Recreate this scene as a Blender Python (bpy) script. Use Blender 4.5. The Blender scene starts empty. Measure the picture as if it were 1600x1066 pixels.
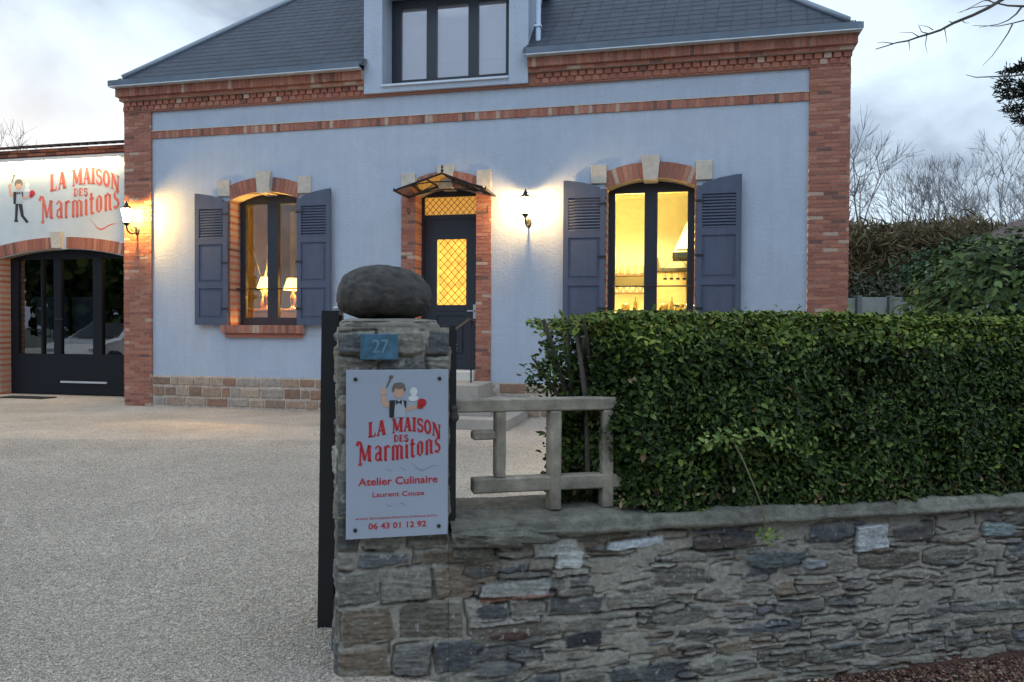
import bpy, math, random
import numpy as np
from mathutils import Vector, Matrix
random.seed(7); RNG = np.random.default_rng(11)
R_ = math.radians
S = bpy.context.scene

# ------------------------------------------------------------------ camera
PITCH, ROLL, FPX, EYE = 0.0170063, 0.0055788, 1155.0, 1.35
YAW, DIST = 0.2201286, 11.13535            # the house front: turned by YAW, DIST ahead of the lens
cR = Vector((1, 0, 0)); cF = Vector((0, math.cos(PITCH), -math.sin(PITCH))); cU = cR.cross(cF)
cR2 = math.cos(ROLL) * cR + math.sin(ROLL) * cU; cU2 = -math.sin(ROLL) * cR + math.cos(ROLL) * cU
cam = bpy.data.cameras.new('camera'); camo = bpy.data.objects.new('camera', cam); S.collection.objects.link(camo)
camo.matrix_world = Matrix(((cR2.x, cU2.x, -cF.x, 0), (cR2.y, cU2.y, -cF.y, 0), (cR2.z, cU2.z, -cF.z, EYE), (0, 0, 0, 1)))
cam.sensor_width = 36; cam.lens = FPX * 36 / 1600; cam.clip_start = 0.05; cam.clip_end = 2000
S.camera = camo
def at(px, py, d):                          # the point seen at a spot of the photograph, d metres ahead
    v = cF + cR2 * ((px - 800) / FPX) - cU2 * ((py - 533) / FPX)
    return Vector((0, 0, EYE)) + v * (d / v.y)

# ------------------------------------------------------------------ world, sun, exposure
SUN_EL, SUN_AZ = R_(5), R_(-38)
W = bpy.data.worlds.new('World'); S.world = W; W.use_nodes = True
nt = W.node_tree; N = nt.nodes; Lk = nt.links; N.clear()
def nd(t, **k):
    n = N.new(t)
    for a, b in k.items(): setattr(n, a, b)
    return n
out = nd('ShaderNodeOutputWorld'); bg = nd('ShaderNodeBackground'); bg.inputs[1].default_value = 0.1
sky = nd('ShaderNodeTexSky', sky_type='NISHITA'); sky.sun_disc = False; sky.sun_elevation = SUN_EL; sky.sun_rotation = SUN_AZ
tc = nd('ShaderNodeTexCoord'); mp = nd('ShaderNodeMapping'); mp.inputs['Scale'].default_value = (1, 1, 1.7); mp.inputs['Location'].default_value = (0.35, 0.1, 0.62)
Lk.new(tc.outputs['Generated'], mp.inputs[0])
n1 = nd('ShaderNodeTexNoise'); n1.inputs['Scale'].default_value = 2.3; n1.inputs['Detail'].default_value = 7; n1.inputs['Roughness'].default_value = 0.5; n1.inputs['Distortion'].default_value = 0.25
Lk.new(mp.outputs[0], n1.inputs['Vector'])
r1 = nd('ShaderNodeValToRGB'); e = r1.color_ramp.elements
e[0].position = 0.43; e[0].color = (1.9, 2.4, 3.25, 1); e[1].position = 0.585; e[1].color = (6.2, 7.6, 8.7, 1)
em = r1.color_ramp.elements.new(0.5); em.color = (4.2, 5.1, 6.2, 1)
Lk.new(n1.outputs[0], r1.inputs[0])
sp = nd('ShaderNodeSeparateXYZ'); Lk.new(tc.outputs['Generated'], sp.inputs[0])
# brighter towards the horizon, most of all where the sun went down (left, behind the annex)
hz = nd('ShaderNodeMapRange'); hz.inputs[1].default_value = 0.36; hz.inputs[2].default_value = 0.05; hz.inputs[3].default_value = 0; hz.inputs[4].default_value = 1
Lk.new(sp.outputs['Z'], hz.inputs[0])
dp = nd('ShaderNodeVectorMath', operation='DOT_PRODUCT'); dp.inputs[1].default_value = (math.sin(SUN_AZ), math.cos(SUN_AZ), 0); Lk.new(tc.outputs['Generated'], dp.inputs[0])
dm = nd('ShaderNodeMapRange'); dm.inputs[1].default_value = 0.55; dm.inputs[2].default_value = 1.0; Lk.new(dp.outputs['Value'], dm.inputs[0])
mu = nd('ShaderNodeMath', operation='MULTIPLY'); Lk.new(hz.outputs[0], mu.inputs[0]); Lk.new(dm.outputs[0], mu.inputs[1])
mx = nd('ShaderNodeMix', data_type='RGBA'); mx.inputs[7].default_value = (7.6, 8.1, 8.6, 1)
Lk.new(mu.outputs[0], mx.inputs[0]); Lk.new(r1.outputs[0], mx.inputs[6])
cv = nd('ShaderNodeMix', data_type='RGBA'); cv.inputs[0].default_value = 0.88
dz = nd('ShaderNodeVectorMath', operation='DOT_PRODUCT'); dz.inputs[1].default_value = (0, -.75, .66); Lk.new(tc.outputs['Generated'], dz.inputs[0])   # unseen sky behind the viewer, brightness added to lift the house front
dzm = nd('ShaderNodeMapRange'); dzm.inputs[1].default_value = 0.1; dzm.inputs[2].default_value = .9; dzm.inputs[3].default_value = 1; dzm.inputs[4].default_value = 2.0; Lk.new(dz.outputs['Value'], dzm.inputs[0])
vs_ = nd('ShaderNodeVectorMath', operation='SCALE'); Lk.new(mx.outputs[2], vs_.inputs[0]); Lk.new(dzm.outputs[0], vs_.inputs['Scale'])
Lk.new(sky.outputs[0], cv.inputs[6]); Lk.new(vs_.outputs[0], cv.inputs[7]); Lk.new(cv.outputs[2], bg.inputs[0]); Lk.new(bg.outputs[0], out.inputs[0])
sl = bpy.data.lights.new('sun', 'SUN'); sl.energy = 0.5; sl.angle = R_(15); sl.color = (1, .93, .85)
so = bpy.data.objects.new('sun', sl); S.collection.objects.link(so)
so.rotation_euler = Vector((math.sin(SUN_AZ) * math.cos(SUN_EL), math.cos(SUN_AZ) * math.cos(SUN_EL), math.sin(SUN_EL))).to_track_quat('Z', 'Y').to_euler()
S.view_settings.view_transform = 'Standard'; S.view_settings.look = 'None'; S.view_settings.gamma = 1; S.view_settings.exposure = 0.68
S.render.engine = 'CYCLES'

# ------------------------------------------------------------------ materials
def base_mat(name):
    m = bpy.data.materials.new(name); m.use_nodes = True
    return m, m.node_tree.nodes, m.node_tree.links, m.node_tree.nodes['Principled BSDF']
def pm(name, col, rough=0.7, var=0.12, scale=6, bump=0.0, bscale=60, bdist=0.01, metal=0, spec=0.5, attr=False, emit=None, coat=0, var2=0.0, scale2=1.2, stretch=(1, 1, 1), streak=0.0):
    """procedural surface: base colour (or the mesh's own per-piece colour) broken by noise, noise bump"""
    m, n, l, b = base_mat(name)
    t = n.new('ShaderNodeTexCoord'); mpp = n.new('ShaderNodeMapping'); mpp.inputs['Scale'].default_value = stretch; l.new(t.outputs['Object'], mpp.inputs[0])
    def noise(s, d=6):
        q = n.new('ShaderNodeTexNoise'); q.inputs['Scale'].default_value = s; q.inputs['Detail'].default_value = d; q.inputs['Roughness'].default_value = 0.6
        l.new(mpp.outputs[0], q.inputs['Vector']); return q
    if attr:
        src = n.new('ShaderNodeAttribute'); src.attribute_name = 'Col'; cur = src.outputs['Color']
    else:
        src = n.new('ShaderNodeRGB'); src.outputs[0].default_value = (*col, 1); cur = src.outputs[0]
    for v, s in ((var, scale), (var2, scale2)):
        if v <= 0: continue
        q = noise(s); mr = n.new('ShaderNodeMapRange'); mr.inputs[1].default_value = 0.3; mr.inputs[2].default_value = 0.7; mr.inputs[3].default_value = 1 - v; mr.inputs[4].default_value = 1 + v
        l.new(q.outputs[0], mr.inputs[0]); vm = n.new('ShaderNodeVectorMath'); vm.operation = 'SCALE'
        l.new(cur, vm.inputs[0]); l.new(mr.outputs[0], vm.inputs['Scale']); cur = vm.outputs[0]
    if streak:
        m2 = n.new('ShaderNodeMapping'); m2.inputs['Scale'].default_value = (5, 5, .45); l.new(t.outputs['Object'], m2.inputs[0]); q = n.new('ShaderNodeTexNoise'); q.inputs['Scale'].default_value = 1.4; q.inputs['Detail'].default_value = 7; q.inputs['Roughness'].default_value = .65; l.new(m2.outputs[0], q.inputs['Vector'])
        mr = n.new('ShaderNodeMapRange'); mr.inputs[1].default_value = 0.42; mr.inputs[2].default_value = 0.72; mr.inputs[3].default_value = 1; mr.inputs[4].default_value = 1 - streak
        l.new(q.outputs[0], mr.inputs[0]); vm = n.new('ShaderNodeVectorMath'); vm.operation = 'SCALE'; l.new(cur, vm.inputs[0]); l.new(mr.outputs[0], vm.inputs['Scale']); cur = vm.outputs[0]
    l.new(cur, b.inputs['Base Color'])
    b.inputs['Roughness'].default_value = rough; b.inputs['Metallic'].default_value = metal
    b.inputs['Specular IOR Level'].default_value = spec
    if coat: b.inputs['Coat Weight'].default_value = coat
    if bump > 0:
        q = noise(bscale, 8); bp = n.new('ShaderNodeBump'); bp.inputs['Strength'].default_value = bump; bp.inputs['Distance'].default_value = bdist
        l.new(q.outputs[0], bp.inputs['Height']); l.new(bp.outputs[0], b.inputs['Normal'])
    if emit:
        b.inputs['Emission Color'].default_value = (*emit[:3], 1); b.inputs['Emission Strength'].default_value = emit[3]
    return m
def emis(name, col, st):
    m, n, l, b = base_mat(name); b.inputs['Base Color'].default_value = (*col, 1)
    b.inputs['Emission Color'].default_value = (*col, 1); b.inputs['Emission Strength'].default_value = st; return m
def glassm(name, tint=(1, 1, 1), refl=0.08, rough=0.02, wob=0.0, facing=1.0):
    m, n, l, b = base_mat(name); n.remove(b); o = n['Material Output']
    tr = n.new('ShaderNodeBsdfTransparent'); tr.inputs[0].default_value = (*tint, 1)
    gl = n.new('ShaderNodeBsdfGlossy'); gl.inputs['Roughness'].default_value = rough
    fr = n.new('ShaderNodeFresnel'); fr.inputs[0].default_value = 1.5
    ad = n.new('ShaderNodeMath'); ad.operation = 'ADD'; ad.use_clamp = True; ad.inputs[1].default_value = refl; l.new(fr.outputs[0], ad.inputs[0])
    mi = n.new('ShaderNodeMixShader'); l.new(ad.outputs[0], mi.inputs[0]); l.new(tr.outputs[0], mi.inputs[1]); l.new(gl.outputs[0], mi.inputs[2]); l.new(mi.outputs[0], o.inputs[0])
    if wob:
        q = n.new('ShaderNodeTexNoise'); q.inputs['Scale'].default_value = 2.5; bp = n.new('ShaderNodeBump'); bp.inputs['Strength'].default_value = wob; bp.inputs['Distance'].default_value = 0.02
        l.new(q.outputs[0], bp.inputs['Height']); l.new(bp.outputs[0], gl.inputs['Normal'])
    return m
M = dict(
    plaster=pm('blue_grey_render', (.405, .462, .56), .85, .04, 5, .7, 24, .014, var2=.05, scale2=.7, streak=.08),
    brick=pm('brick', (1, 1, 1), .85, .16, 30, .5, 90, .004, attr=True),
    slate=pm('slate', (1, 1, 1), .6, .2, 12, .25, 50, .004, attr=True, spec=.45),
    zinc=pm('zinc', (.13, .165, .21), .45, .15, 4, .1, 30, .003, metal=.3),
    zinclight=pm('pale_metal', (.5, .55, .6), .4, .1, 6, metal=.3),
    stone=pm('sandstone', (.5, .45, .39), .9, .14, 14, .5, 60, .006),
    shutter=pm('shutter_paint', (.070, .088, .142), .55, .08, 8, .1, 70, .002, streak=.2),
    anthr=pm('anthracite_paint', (.020, .026, .040), .45, .05, 8, .04, 60, .002),
    gate=pm('gate_paint', (.007, .010, .016), .45, .05, 8, spec=.25),
    masonry=pm('masonry', (1, 1, 1), .9, .2, 45, .6, 110, .006, attr=True),
    concrete=pm('weathered_concrete', (.28, .245, .20), .95, .38, 10, .6, 90, .006, var2=.2, scale2=2.5),
    coping=pm('coping_cement', (.19, .18, .15), .95, .38, 22, 1.0, 80, .014, var2=.35, scale2=3),
    step=pm('step_concrete', (.37, .33, .29), .9, .1, 8, .4, 70, .005, var2=.1),
    boulder=pm('dark_boulder', (.062, .055, .049), .85, .55, 22, .6, 40, .012, var2=.25, scale2=3),
    iron=pm('black_iron', (.012, .013, .016), .5, .15, 20, .15, 60, .003),
    rust=pm('rusty_iron', (.06, .045, .04), .8, .3, 30, .4, 60, .004),
    leaf=pm('leaf', (1, 1, 1), .45, .15, 20, attr=True, spec=.22),
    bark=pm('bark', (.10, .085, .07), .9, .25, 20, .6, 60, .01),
    hazebark=pm('hazed_bark', (.24, .235, .24), .95, .1, 3),  # bark greyed and lightened: distance haze put into the colour
    pebble=pm('pebble', (1, 1, 1), .85, .1, 60, attr=True),
    white=pm('white_paint', (.7, .7, .68), .6, .05, 5),
    glass=glassm('window_glass', (1, 1, 1), .05),
    skyglass=glassm('reflective_glass', (1, 1, 1), .42),
    darkglass=glassm('tinted_glass', (.4, .44, .5), .22, .01, .02),
)
def litglass():
    m, n, l, b = base_mat('lit_lantern_glass'); n.remove(b); o = n['Material Output']; t = n.new('ShaderNodeBsdfTransparent'); e_ = n.new('ShaderNodeEmission'); e_.inputs[0].default_value = (1, .74, .36, 1); e_.inputs[1].default_value = 22
    mi = n.new('ShaderNodeMixShader'); mi.inputs[0].default_value = .5; l.new(t.outputs[0], mi.inputs[1]); l.new(e_.outputs[0], mi.inputs[2]); l.new(mi.outputs[0], o.inputs[0]); return m
M['lantern_glass'] = litglass()
def amber():
    m, n, l, b = base_mat('amber_cathedral_glass')
    t = n.new('ShaderNodeTexCoord'); q = n.new('ShaderNodeTexNoise'); q.inputs['Scale'].default_value = 7; q.inputs['Detail'].default_value = 4
    l.new(t.outputs['Object'], q.inputs['Vector'])
    r = n.new('ShaderNodeValToRGB'); r.color_ramp.elements[0].position = .3; r.color_ramp.elements[0].color = (.75, .30, .04, 1); r.color_ramp.elements[1].position = .7; r.color_ramp.elements[1].color = (1, .55, .07, 1)
    l.new(q.outputs[0], r.inputs[0]); l.new(r.outputs[0], b.inputs['Emission Color']); b.inputs['Emission Strength'].default_value = .92
    l.new(r.outputs[0], b.inputs['Base Color']); b.inputs['Roughness'].default_value = .3; return m
M['amber'] = amber()
M['transom_glass'] = pm('transom_amber_glass', (.5, .25, .06), .3, .25, 9, .3, 40, .004, emit=(.9, .42, .07, .42))

# ------------------------------------------------------------------ mesh building
def tag(o, label=None, cat=None, group=None, kind=None):
    if label: o['label'] = label
    if cat: o['category'] = cat
    if group: o['group'] = group
    if kind: o['kind'] = kind
    return o
def thing(name, label, cat, loc=(0, 0, 0), rz=0, group=None):
    o = bpy.data.objects.new(name, None); S.collection.objects.link(o); o.location = loc; o.rotation_euler = (0, 0, rz)
    o.empty_display_size = .2
    return tag(o, label, cat, group)
def link_mesh(name, me, mat, parent=None):
    o = bpy.data.objects.new(name, me); S.collection.objects.link(o)
    if mat: me.materials.append(mat)
    if parent: o.parent = parent
    return o
def npmesh(name, V, F, mat, parent=None, col=None, smooth=False):
    """V (n,3), F (m,k) uniform faces, col (n,3) vertex colours"""
    V = np.asarray(V, np.float32); F = np.asarray(F, np.int32)
    me = bpy.data.meshes.new(name); me.vertices.add(len(V)); me.vertices.foreach_set('co', V.ravel())
    k = F.shape[1]; me.loops.add(F.size); me.loops.foreach_set('vertex_index', F.ravel()); me.polygons.add(len(F))
    me.polygons.foreach_set('loop_start', np.arange(0, F.size, k, dtype=np.int32))
    if smooth: me.polygons.foreach_set('use_smooth', np.ones(len(F), bool))
    me.update(calc_edges=True)
    if col is not None:
        a = me.color_attributes.new('Col', 'FLOAT_COLOR', 'POINT'); c = np.ones((len(V), 4), np.float32); c[:, :3] = col; a.data.foreach_set('color', c.ravel())
    return link_mesh(name, me, mat, parent)
class MB:
    def __init__(s): s.v = []; s.f = []; s.c = []
    def add(s, vs, fs, col=(1, 1, 1)):
        o = len(s.v); s.v += [tuple(v) for v in vs]; s.f += [tuple(i + o for i in f) for f in fs]; s.c += [col] * len(vs); return s
    def box(s, x0, x1, y0, y1, z0, z1, col=(1, 1, 1), j=0):
        r = (lambda: random.uniform(-j, j)) if j else (lambda: 0)
        vs = [(x + r(), y + r(), z + r()) for x in (x0, x1) for y in (y0, y1) for z in (z0, z1)]
        return s.add(vs, [(0, 1, 3, 2), (4, 6, 7, 5), (0, 4, 5, 1), (2, 3, 7, 6), (0, 2, 6, 4), (1, 5, 7, 3)], col)
    def bbox(s, x0, x1, y0, y1, z0, z1, b=.004, col=(1, 1, 1)):        # box with chamfered edges
        pts = []
        for sx, (xa, xb) in ((0, (x0, x1)), (1, (x1, x0))):
            pass
        X = (x0, x1); Y = (y0, y1); Z = (z0, z1); idx = {}; vs = []
        for i in (0, 1):
            for j in (0, 1):
                for k in (0, 1):
                    dx = b if i == 0 else -b; dy = b if j == 0 else -b; dz = b if k == 0 else -b
                    for a, p in enumerate(((X[i], Y[j] + dy, Z[k] + dz), (X[i] + dx, Y[j], Z[k] + dz), (X[i] + dx, Y[j] + dy, Z[k]))):
                        idx[i, j, k, a] = len(vs); vs.append(p)
        q = lambda *t: tuple(idx[u] for u in t); fs = []
        for i in (0, 1):
            f = q((i, 0, 0, 0), (i, 1, 0, 0), (i, 1, 1, 0), (i, 0, 1, 0)); fs.append(f if i else f[::-1])
            f = q((0, i, 0, 1), (1, i, 0, 1), (1, i, 1, 1), (0, i, 1, 1)); fs.append(f[::-1] if i else f)
            f = q((0, 0, i, 2), (1, 0, i, 2), (1, 1, i, 2), (0, 1, i, 2)); fs.append(f if i else f[::-1])
            for k in (0, 1):
                fs.append(q((i, k, 0, 0), (i, k, 0, 1), (i, k, 1, 1), (i, k, 1, 0)))
                fs.append(q((i, 0, k, 0), (i, 0, k, 2), (i, 1, k, 2), (i, 1, k, 0)))
                fs.append(q((0, i, k, 1), (0, i, k, 2), (1, i, k, 2), (1, i, k, 1)))
                for m_ in (0, 1): fs.append(q((i, k, m_, 0), (i, k, m_, 1), (i, k, m_, 2)))
        return s.add(vs, fs, col)
    def prism(s, poly, y0, y1, col=(1, 1, 1)):                         # polygon in x,z pushed along y
        n = len(poly); vs = [(x, y0, z) for x, z in poly] + [(x, y1, z) for x, z in poly]
        fs = [tuple(range(n)), tuple(range(2 * n - 1, n - 1, -1))] + [(i, i + n, (i + 1) % n + n, (i + 1) % n) for i in range(n)]
        return s.add(vs, fs, col)
    def prismx(s, poly, x0, x1, col=(1, 1, 1)):                        # polygon in y,z pushed along x
        n = len(poly); vs = [(x0, y, z) for y, z in poly] + [(x1, y, z) for y, z in poly]
        fs = [tuple(range(n)), tuple(range(2 * n - 1, n - 1, -1))] + [(i, i + n, (i + 1) % n + n, (i + 1) % n) for i in range(n)]
        return s.add(vs, fs, col)
    def tube(s, pts, r, k=8, col=(1, 1, 1), cap=True):
        pts = [Vector(p) for p in pts]; rs = r if isinstance(r, (list, tuple)) else [r] * len(pts)
        o = len(s.v); vs = []; n = len(pts); prev = None
        for i, p in enumerate(pts):
            t = (pts[min(i + 1, n - 1)] - pts[max(i - 1, 0)]).normalized()
            if prev is None: a = t.orthogonal().normalized()
            else: a = (prev - t * prev.dot(t)).normalized()
            prev = a; b = t.cross(a)
            vs += [p + (a * math.cos(q) + b * math.sin(q)) * rs[i] for q in [2 * math.pi * j / k for j in range(k)]]
        fs = [(i * k + j, i * k + (j + 1) % k, (i + 1) * k + (j + 1) % k, (i + 1) * k + j) for i in range(n - 1) for j in range(k)]
        if cap: fs += [tuple(range(k))[::-1], tuple(range((n - 1) * k, n * k))]
        return s.add(vs, fs, col)
    def lathe(s, prof, c=(0, 0, 0), k=16, col=(1, 1, 1)):              # (r, z) profile round a vertical axis
        vs = []; n = len(prof)
        for r, z in prof: vs += [(c[0] + r * math.cos(2 * math.pi * j / k), c[1] + r * math.sin(2 * math.pi * j / k), c[2] + z) for j in range(k)]
        fs = [(i * k + j, i * k + (j + 1) % k, (i + 1) * k + (j + 1) % k, (i + 1) * k + j) for i in range(n - 1) for j in range(k)]
        fs += [tuple(range(k))[::-1], tuple(range((n - 1) * k, n * k))]
        return s.add(vs, fs, col)
    def build(s, name, mat, parent=None, label=None, smooth=False, loc=None, rot=None):
        me = bpy.data.meshes.new(name); me.from_pydata(s.v, [], s.f); me.update()
        a = me.color_attributes.new('Col', 'FLOAT_COLOR', 'POINT'); c = np.ones((len(s.v), 4), np.float32); c[:, :3] = np.array(s.c).reshape(-1, 3); a.data.foreach_set('color', c.ravel())
        if smooth: me.polygons.foreach_set('use_smooth', np.ones(len(me.polygons), bool))
        o = link_mesh(name, me, mat, parent)
        if loc: o.location = loc
        if rot: o.rotation_euler = rot
        if label: o['label'] = label
        return o
def dup(o, parent, loc=None):
    c = o.copy(); S.collection.objects.link(c); c.parent = parent
    if loc is not None: c.location = loc
    for ch in o.children: dup(ch, c, ch.location)
    return c
# value noise
_T = RNG.random((256, 256))
def vn(x, y):
    xi = np.floor(x).astype(int); yi = np.floor(y).astype(int); fx = x - xi; fy = y - yi; fx = fx * fx * (3 - 2 * fx); fy = fy * fy * (3 - 2 * fy)
    g = lambda a, b: _T[a & 255, b & 255]
    return (g(xi, yi) * (1 - fx) + g(xi + 1, yi) * fx) * (1 - fy) + (g(xi, yi + 1) * (1 - fx) + g(xi + 1, yi + 1) * fx) * fy
def fbm(x, y, o=4):
    r = 0; a = .5
    for i in range(o): r = r + a * vn(x * 2 ** i + 17 * i, y * 2 ** i + 9 * i); a *= .5
    return r / (1 - .5 ** o)
def sstep(a, b, x): t = np.clip((x - a) / (b - a), 0, 1); return t * t * (3 - 2 * t)

BR = [(.325, .120, .080), (.35, .132, .086), (.31, .112, .076), (.37, .150, .10), (.285, .105, .075), (.385, .17, .115)]
MORT = (.33, .27, .23)
def bcol(pale=.04, dark=.04):
    q = random.random()
    if q < pale: return (.44, .30, .23)
    if q < pale + dark: return (.17, .075, .06)
    c = random.choice(BR); k = random.uniform(.92, 1.08); return tuple(v * k for v in c)
def bricks(mb, x0, x1, z0, z1, y0, y1, bw=.195, bh=.046, gap=.009, pale=.04, off=0):
    """running bond of real bricks, y0 the outer face"""
    mb.box(x0 + .004, x1 - .004, y0 + .006, y1, z0, z1, MORT)
    n = max(1, round((z1 - z0) / (bh + gap))); h = (z1 - z0) / n
    for i in range(n):
        za = z0 + i * h + gap / 2; zb = z0 + (i + 1) * h - gap / 2; x = x0 - (bw / 2 if (i + off) % 2 else 0)
        while x < x1 - .02:
            a = max(x + gap / 2, x0); b = min(x + bw - gap / 2, x1)
            if b - a > .03: jj = random.uniform(-.003, .003); mb.box(a, b, y0 + jj, y1 - .002, za, zb, bcol(pale), .0015)
            x += bw
def soldiers(mb, x0, x1, z0, z1, y0, y1, bw=.066, gap=.01, pale=.08):
    mb.box(x0, x1, y0 + .006, y1, z0 + .002, z1 - .002, MORT); n = max(1, round((x1 - x0) / bw)); w = (x1 - x0) / n
    for i in range(n): jj = random.uniform(-.003, .003); mb.box(x0 + i * w + gap / 2, x0 + (i + 1) * w - gap / 2, y0 + jj, y1 - .002, z0, z1, bcol(pale), .0015)
def arc_z(x, xc, hw, zs, rise):                # height of a flat arch
    Rr = (hw * hw + rise * rise) / (2 * rise); return zs + rise - Rr + math.sqrt(max(Rr * Rr - (x - xc) ** 2, 0))
def arch_bricks(mb, xc, hw, zs, rise, th, y0, y1, skip=0, bw=.068, pale=.05, half=0):
    Rr = (hw * hw + rise * rise) / (2 * rise); zc = zs + rise - Rr; A = math.asin(hw / Rr); n = round(2 * A * Rr / bw)
    for i in range(n):
        a0 = -A + 2 * A * i / n; a1 = -A + 2 * A * (i + 1) / n; g = .005 / Rr
        if abs((a0 + a1) / 2 * Rr) < skip or (a0 + a1) * half < 0: continue
        for (b0, b1, yy, c) in ((a0 + g, a1 - g, y0 + random.uniform(-.003, .003), bcol(pale)), (a0, a1, y0 + .007, MORT)):
            P = [(xc + r * math.sin(t), zc + r * math.cos(t)) for r, t in ((Rr, b0), (Rr, b1), (Rr + th, b1), (Rr + th, b0))]
            mb.prism(P, yy, y1, c)

# ================================================================== HOUSE (local: x along the front, y inwards)
house = thing('house', 'blue-grey rendered house with red brick corners, slate hip roof and dark shutters', 'house', (0, DIST, 0), -YAW)
SB = .27                                        # how deep windows and door sit
OP = [  # xc, half width, bottom, spring, rise
    (-4.135, .605, 1.38, 3.42, .13), (-1.05, .485, .70, 3.40, .12), (2.035, .625, 1.38, 3.40, .13)]
X0, X1 = -6.22, 4.17
mb = MB()                                       # render sheet with three arched openings
ZB, ZT = .53, 4.97
def sheet(xa, xb, za, zb): mb.add([(xa, 0, za), (xb, 0, za), (xb, 0, zb), (xa, 0, zb)], [(0, 1, 2, 3)])
xs = [X0]
for xc, hw, zb_, zs, ri in OP:
    sheet(xs[-1], xc - hw, ZB, ZT)
    if zb_ > ZB + .01: sheet(xc - hw, xc + hw, ZB, zb_)
    n = 12
    for i in range(n):
        a = xc - hw + 2 * hw * i / n; b = xc - hw + 2 * hw * (i + 1) / n; za = arc_z(a, xc, hw, zs, ri); zb2 = arc_z(b, xc, hw, zs, ri)
        mb.add([(a, 0, za), (b, 0, zb2), (b, 0, ZT), (a, 0, ZT)], [(0, 1, 2, 3)])
    xs.append(xc + hw)
sheet(xs[-1], X1, ZB, ZT)
mb.build('rendered_wall', M['plaster'], house)
mb = MB(); mb.box(-6.70, -6.66, .1, 8.6, 0, 5.3); mb.box(4.64, 4.68, .1, 8.6, 0, 5.3); mb.box(-6.66, 4.64, 8.5, 8.6, 0, 5.3)
mb.build('side_walls', M['plaster'], house)
for xa, xb in ((-6.745, -6.22), (4.17, 4.695)):
    mb = MB(); bricks(mb, xa, xb, 0, 4.95, -.035, .5, pale=.05); mb.build('corner_pier', M['brick'], house)
mb = MB(); soldiers(mb, -6.22, 4.17, 4.505, 4.62, -.022, .05); mb.build('string_course', M['brick'], house)
mb = MB(); mb.box(-6.22, 4.17, -.03, .02, 4.622, 4.638, (.5, .45, .42)); mb.build('string_ledge', pm('pale_mortar', (.5, .46, .43), .9), house)
# cornice: saw-tooth row, stretcher row, soldier row, each further out, returned on both sides
mb = MB(); mb.box(-6.74, 4.69, -.045, .3, 4.95, 5.13, (.30, .13, .09))
x = -6.74
while x < 4.69:
    if not -2.5 < x < .24 and x < 4.56: mb.box(x, x + .092, -.060, -.03, 4.975 + .0, 5.045, bcol(.04)); mb.box(x + .05, x + .142, -.075, -.03, 5.052, 5.125, bcol(.04))
    x += .124
for xa, xb in ((-6.80, -2.362), (.242, 4.75)):
    e_ = .06; bricks(mb, max(xa, -6.77), min(xb, 4.72), 5.13, 5.19, -.125, .3, bh=.05); soldiers(mb, max(xa, -6.80), min(xb, 4.75), 5.19, 5.335, -.175, .3, pale=.04)
for sx, e0 in ((-1, -6.74), (1, 4.69)):
    for k_, (o_, za, zb) in enumerate(((.03, 4.975, 5.12), (.06, 5.132, 5.188), (.09, 5.192, 5.333))):
        yy = .302
        while yy < 8.4:
            mb.box(*sorted((e0 - sx * .1, e0 + sx * o_)), yy, yy + .21, za, zb, bcol()); yy += .22
mb.build('cornice', M['brick'], house)
# plinth: squared rubble of brownish stone, pale joints
mb = MB(); mb.box(-6.22, 4.17, -.012, .25, 0, .53, (.50, .42, .36))
for (za, zb) in ((.03, .17), (.19, .35), (.375, .515)):
    x = -6.2
    while x < 4.1:
        w = random.uniform(.13, .42); c = random.choice([(.27, .16, .11), (.33, .23, .17), (.26, .18, .14), (.22, .14, .10), (.38, .29, .22), (.32, .28, .24)])
        if not (-1.85 < x + w / 2 < -.25): mb.bbox(x, min(x + w, 4.15), -.028, .1, za + random.uniform(0, .02), zb - random.uniform(0, .02), .006, c)
        x += w + .03
mb.build('stone_plinth', pm('plinth_stone', (1, 1, 1), .9, .28, 18, .6, 50, .01, attr=True), house)
# ---- roof
EX0, EX1, EY, EZ, SL, RD = -6.78, 4.73, -.24, 5.385, .99, 4.4
roof = MB(); dx = (0)
mid = EY + RD; RZ = EZ + SL * RD
for (xa, xb, ya, xc_, xd) in ((EX0, -2.3, EY, -2.3, EX0 + RD), (.18, EX1, EY, EX1 - RD, .18), (-2.3, .18, 2.4, .18, -2.3)):
    z_ = lambda y: EZ - .012 + SL * (y - EY); roof.add([(xa, ya, z_(ya)), (xb, ya, z_(ya)), (xc_, mid, RZ - .012), (xd, mid, RZ - .012)], [(0, 1, 2, 3)], (.06, .07, .09))
roof.add([(EX1, EY + 2 * RD, EZ), (EX0, EY + 2 * RD, EZ), (EX0 + RD, mid, RZ), (EX1 - RD, mid, RZ)], [(0, 1, 2, 3)], (.10, .115, .14))
roof.add([(EX0, EY, EZ), (EX0 + RD, mid, RZ), (EX0, EY + 2 * RD, EZ)], [(0, 2, 1)], (.10, .115, .14))
roof.add([(EX1, EY, EZ), (EX1, EY + 2 * RD, EZ), (EX1 - RD, mid, RZ)], [(0, 1, 2)], (.10, .115, .14))
row = .112; nrow = int(RD / row * 1); th = .012
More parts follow.
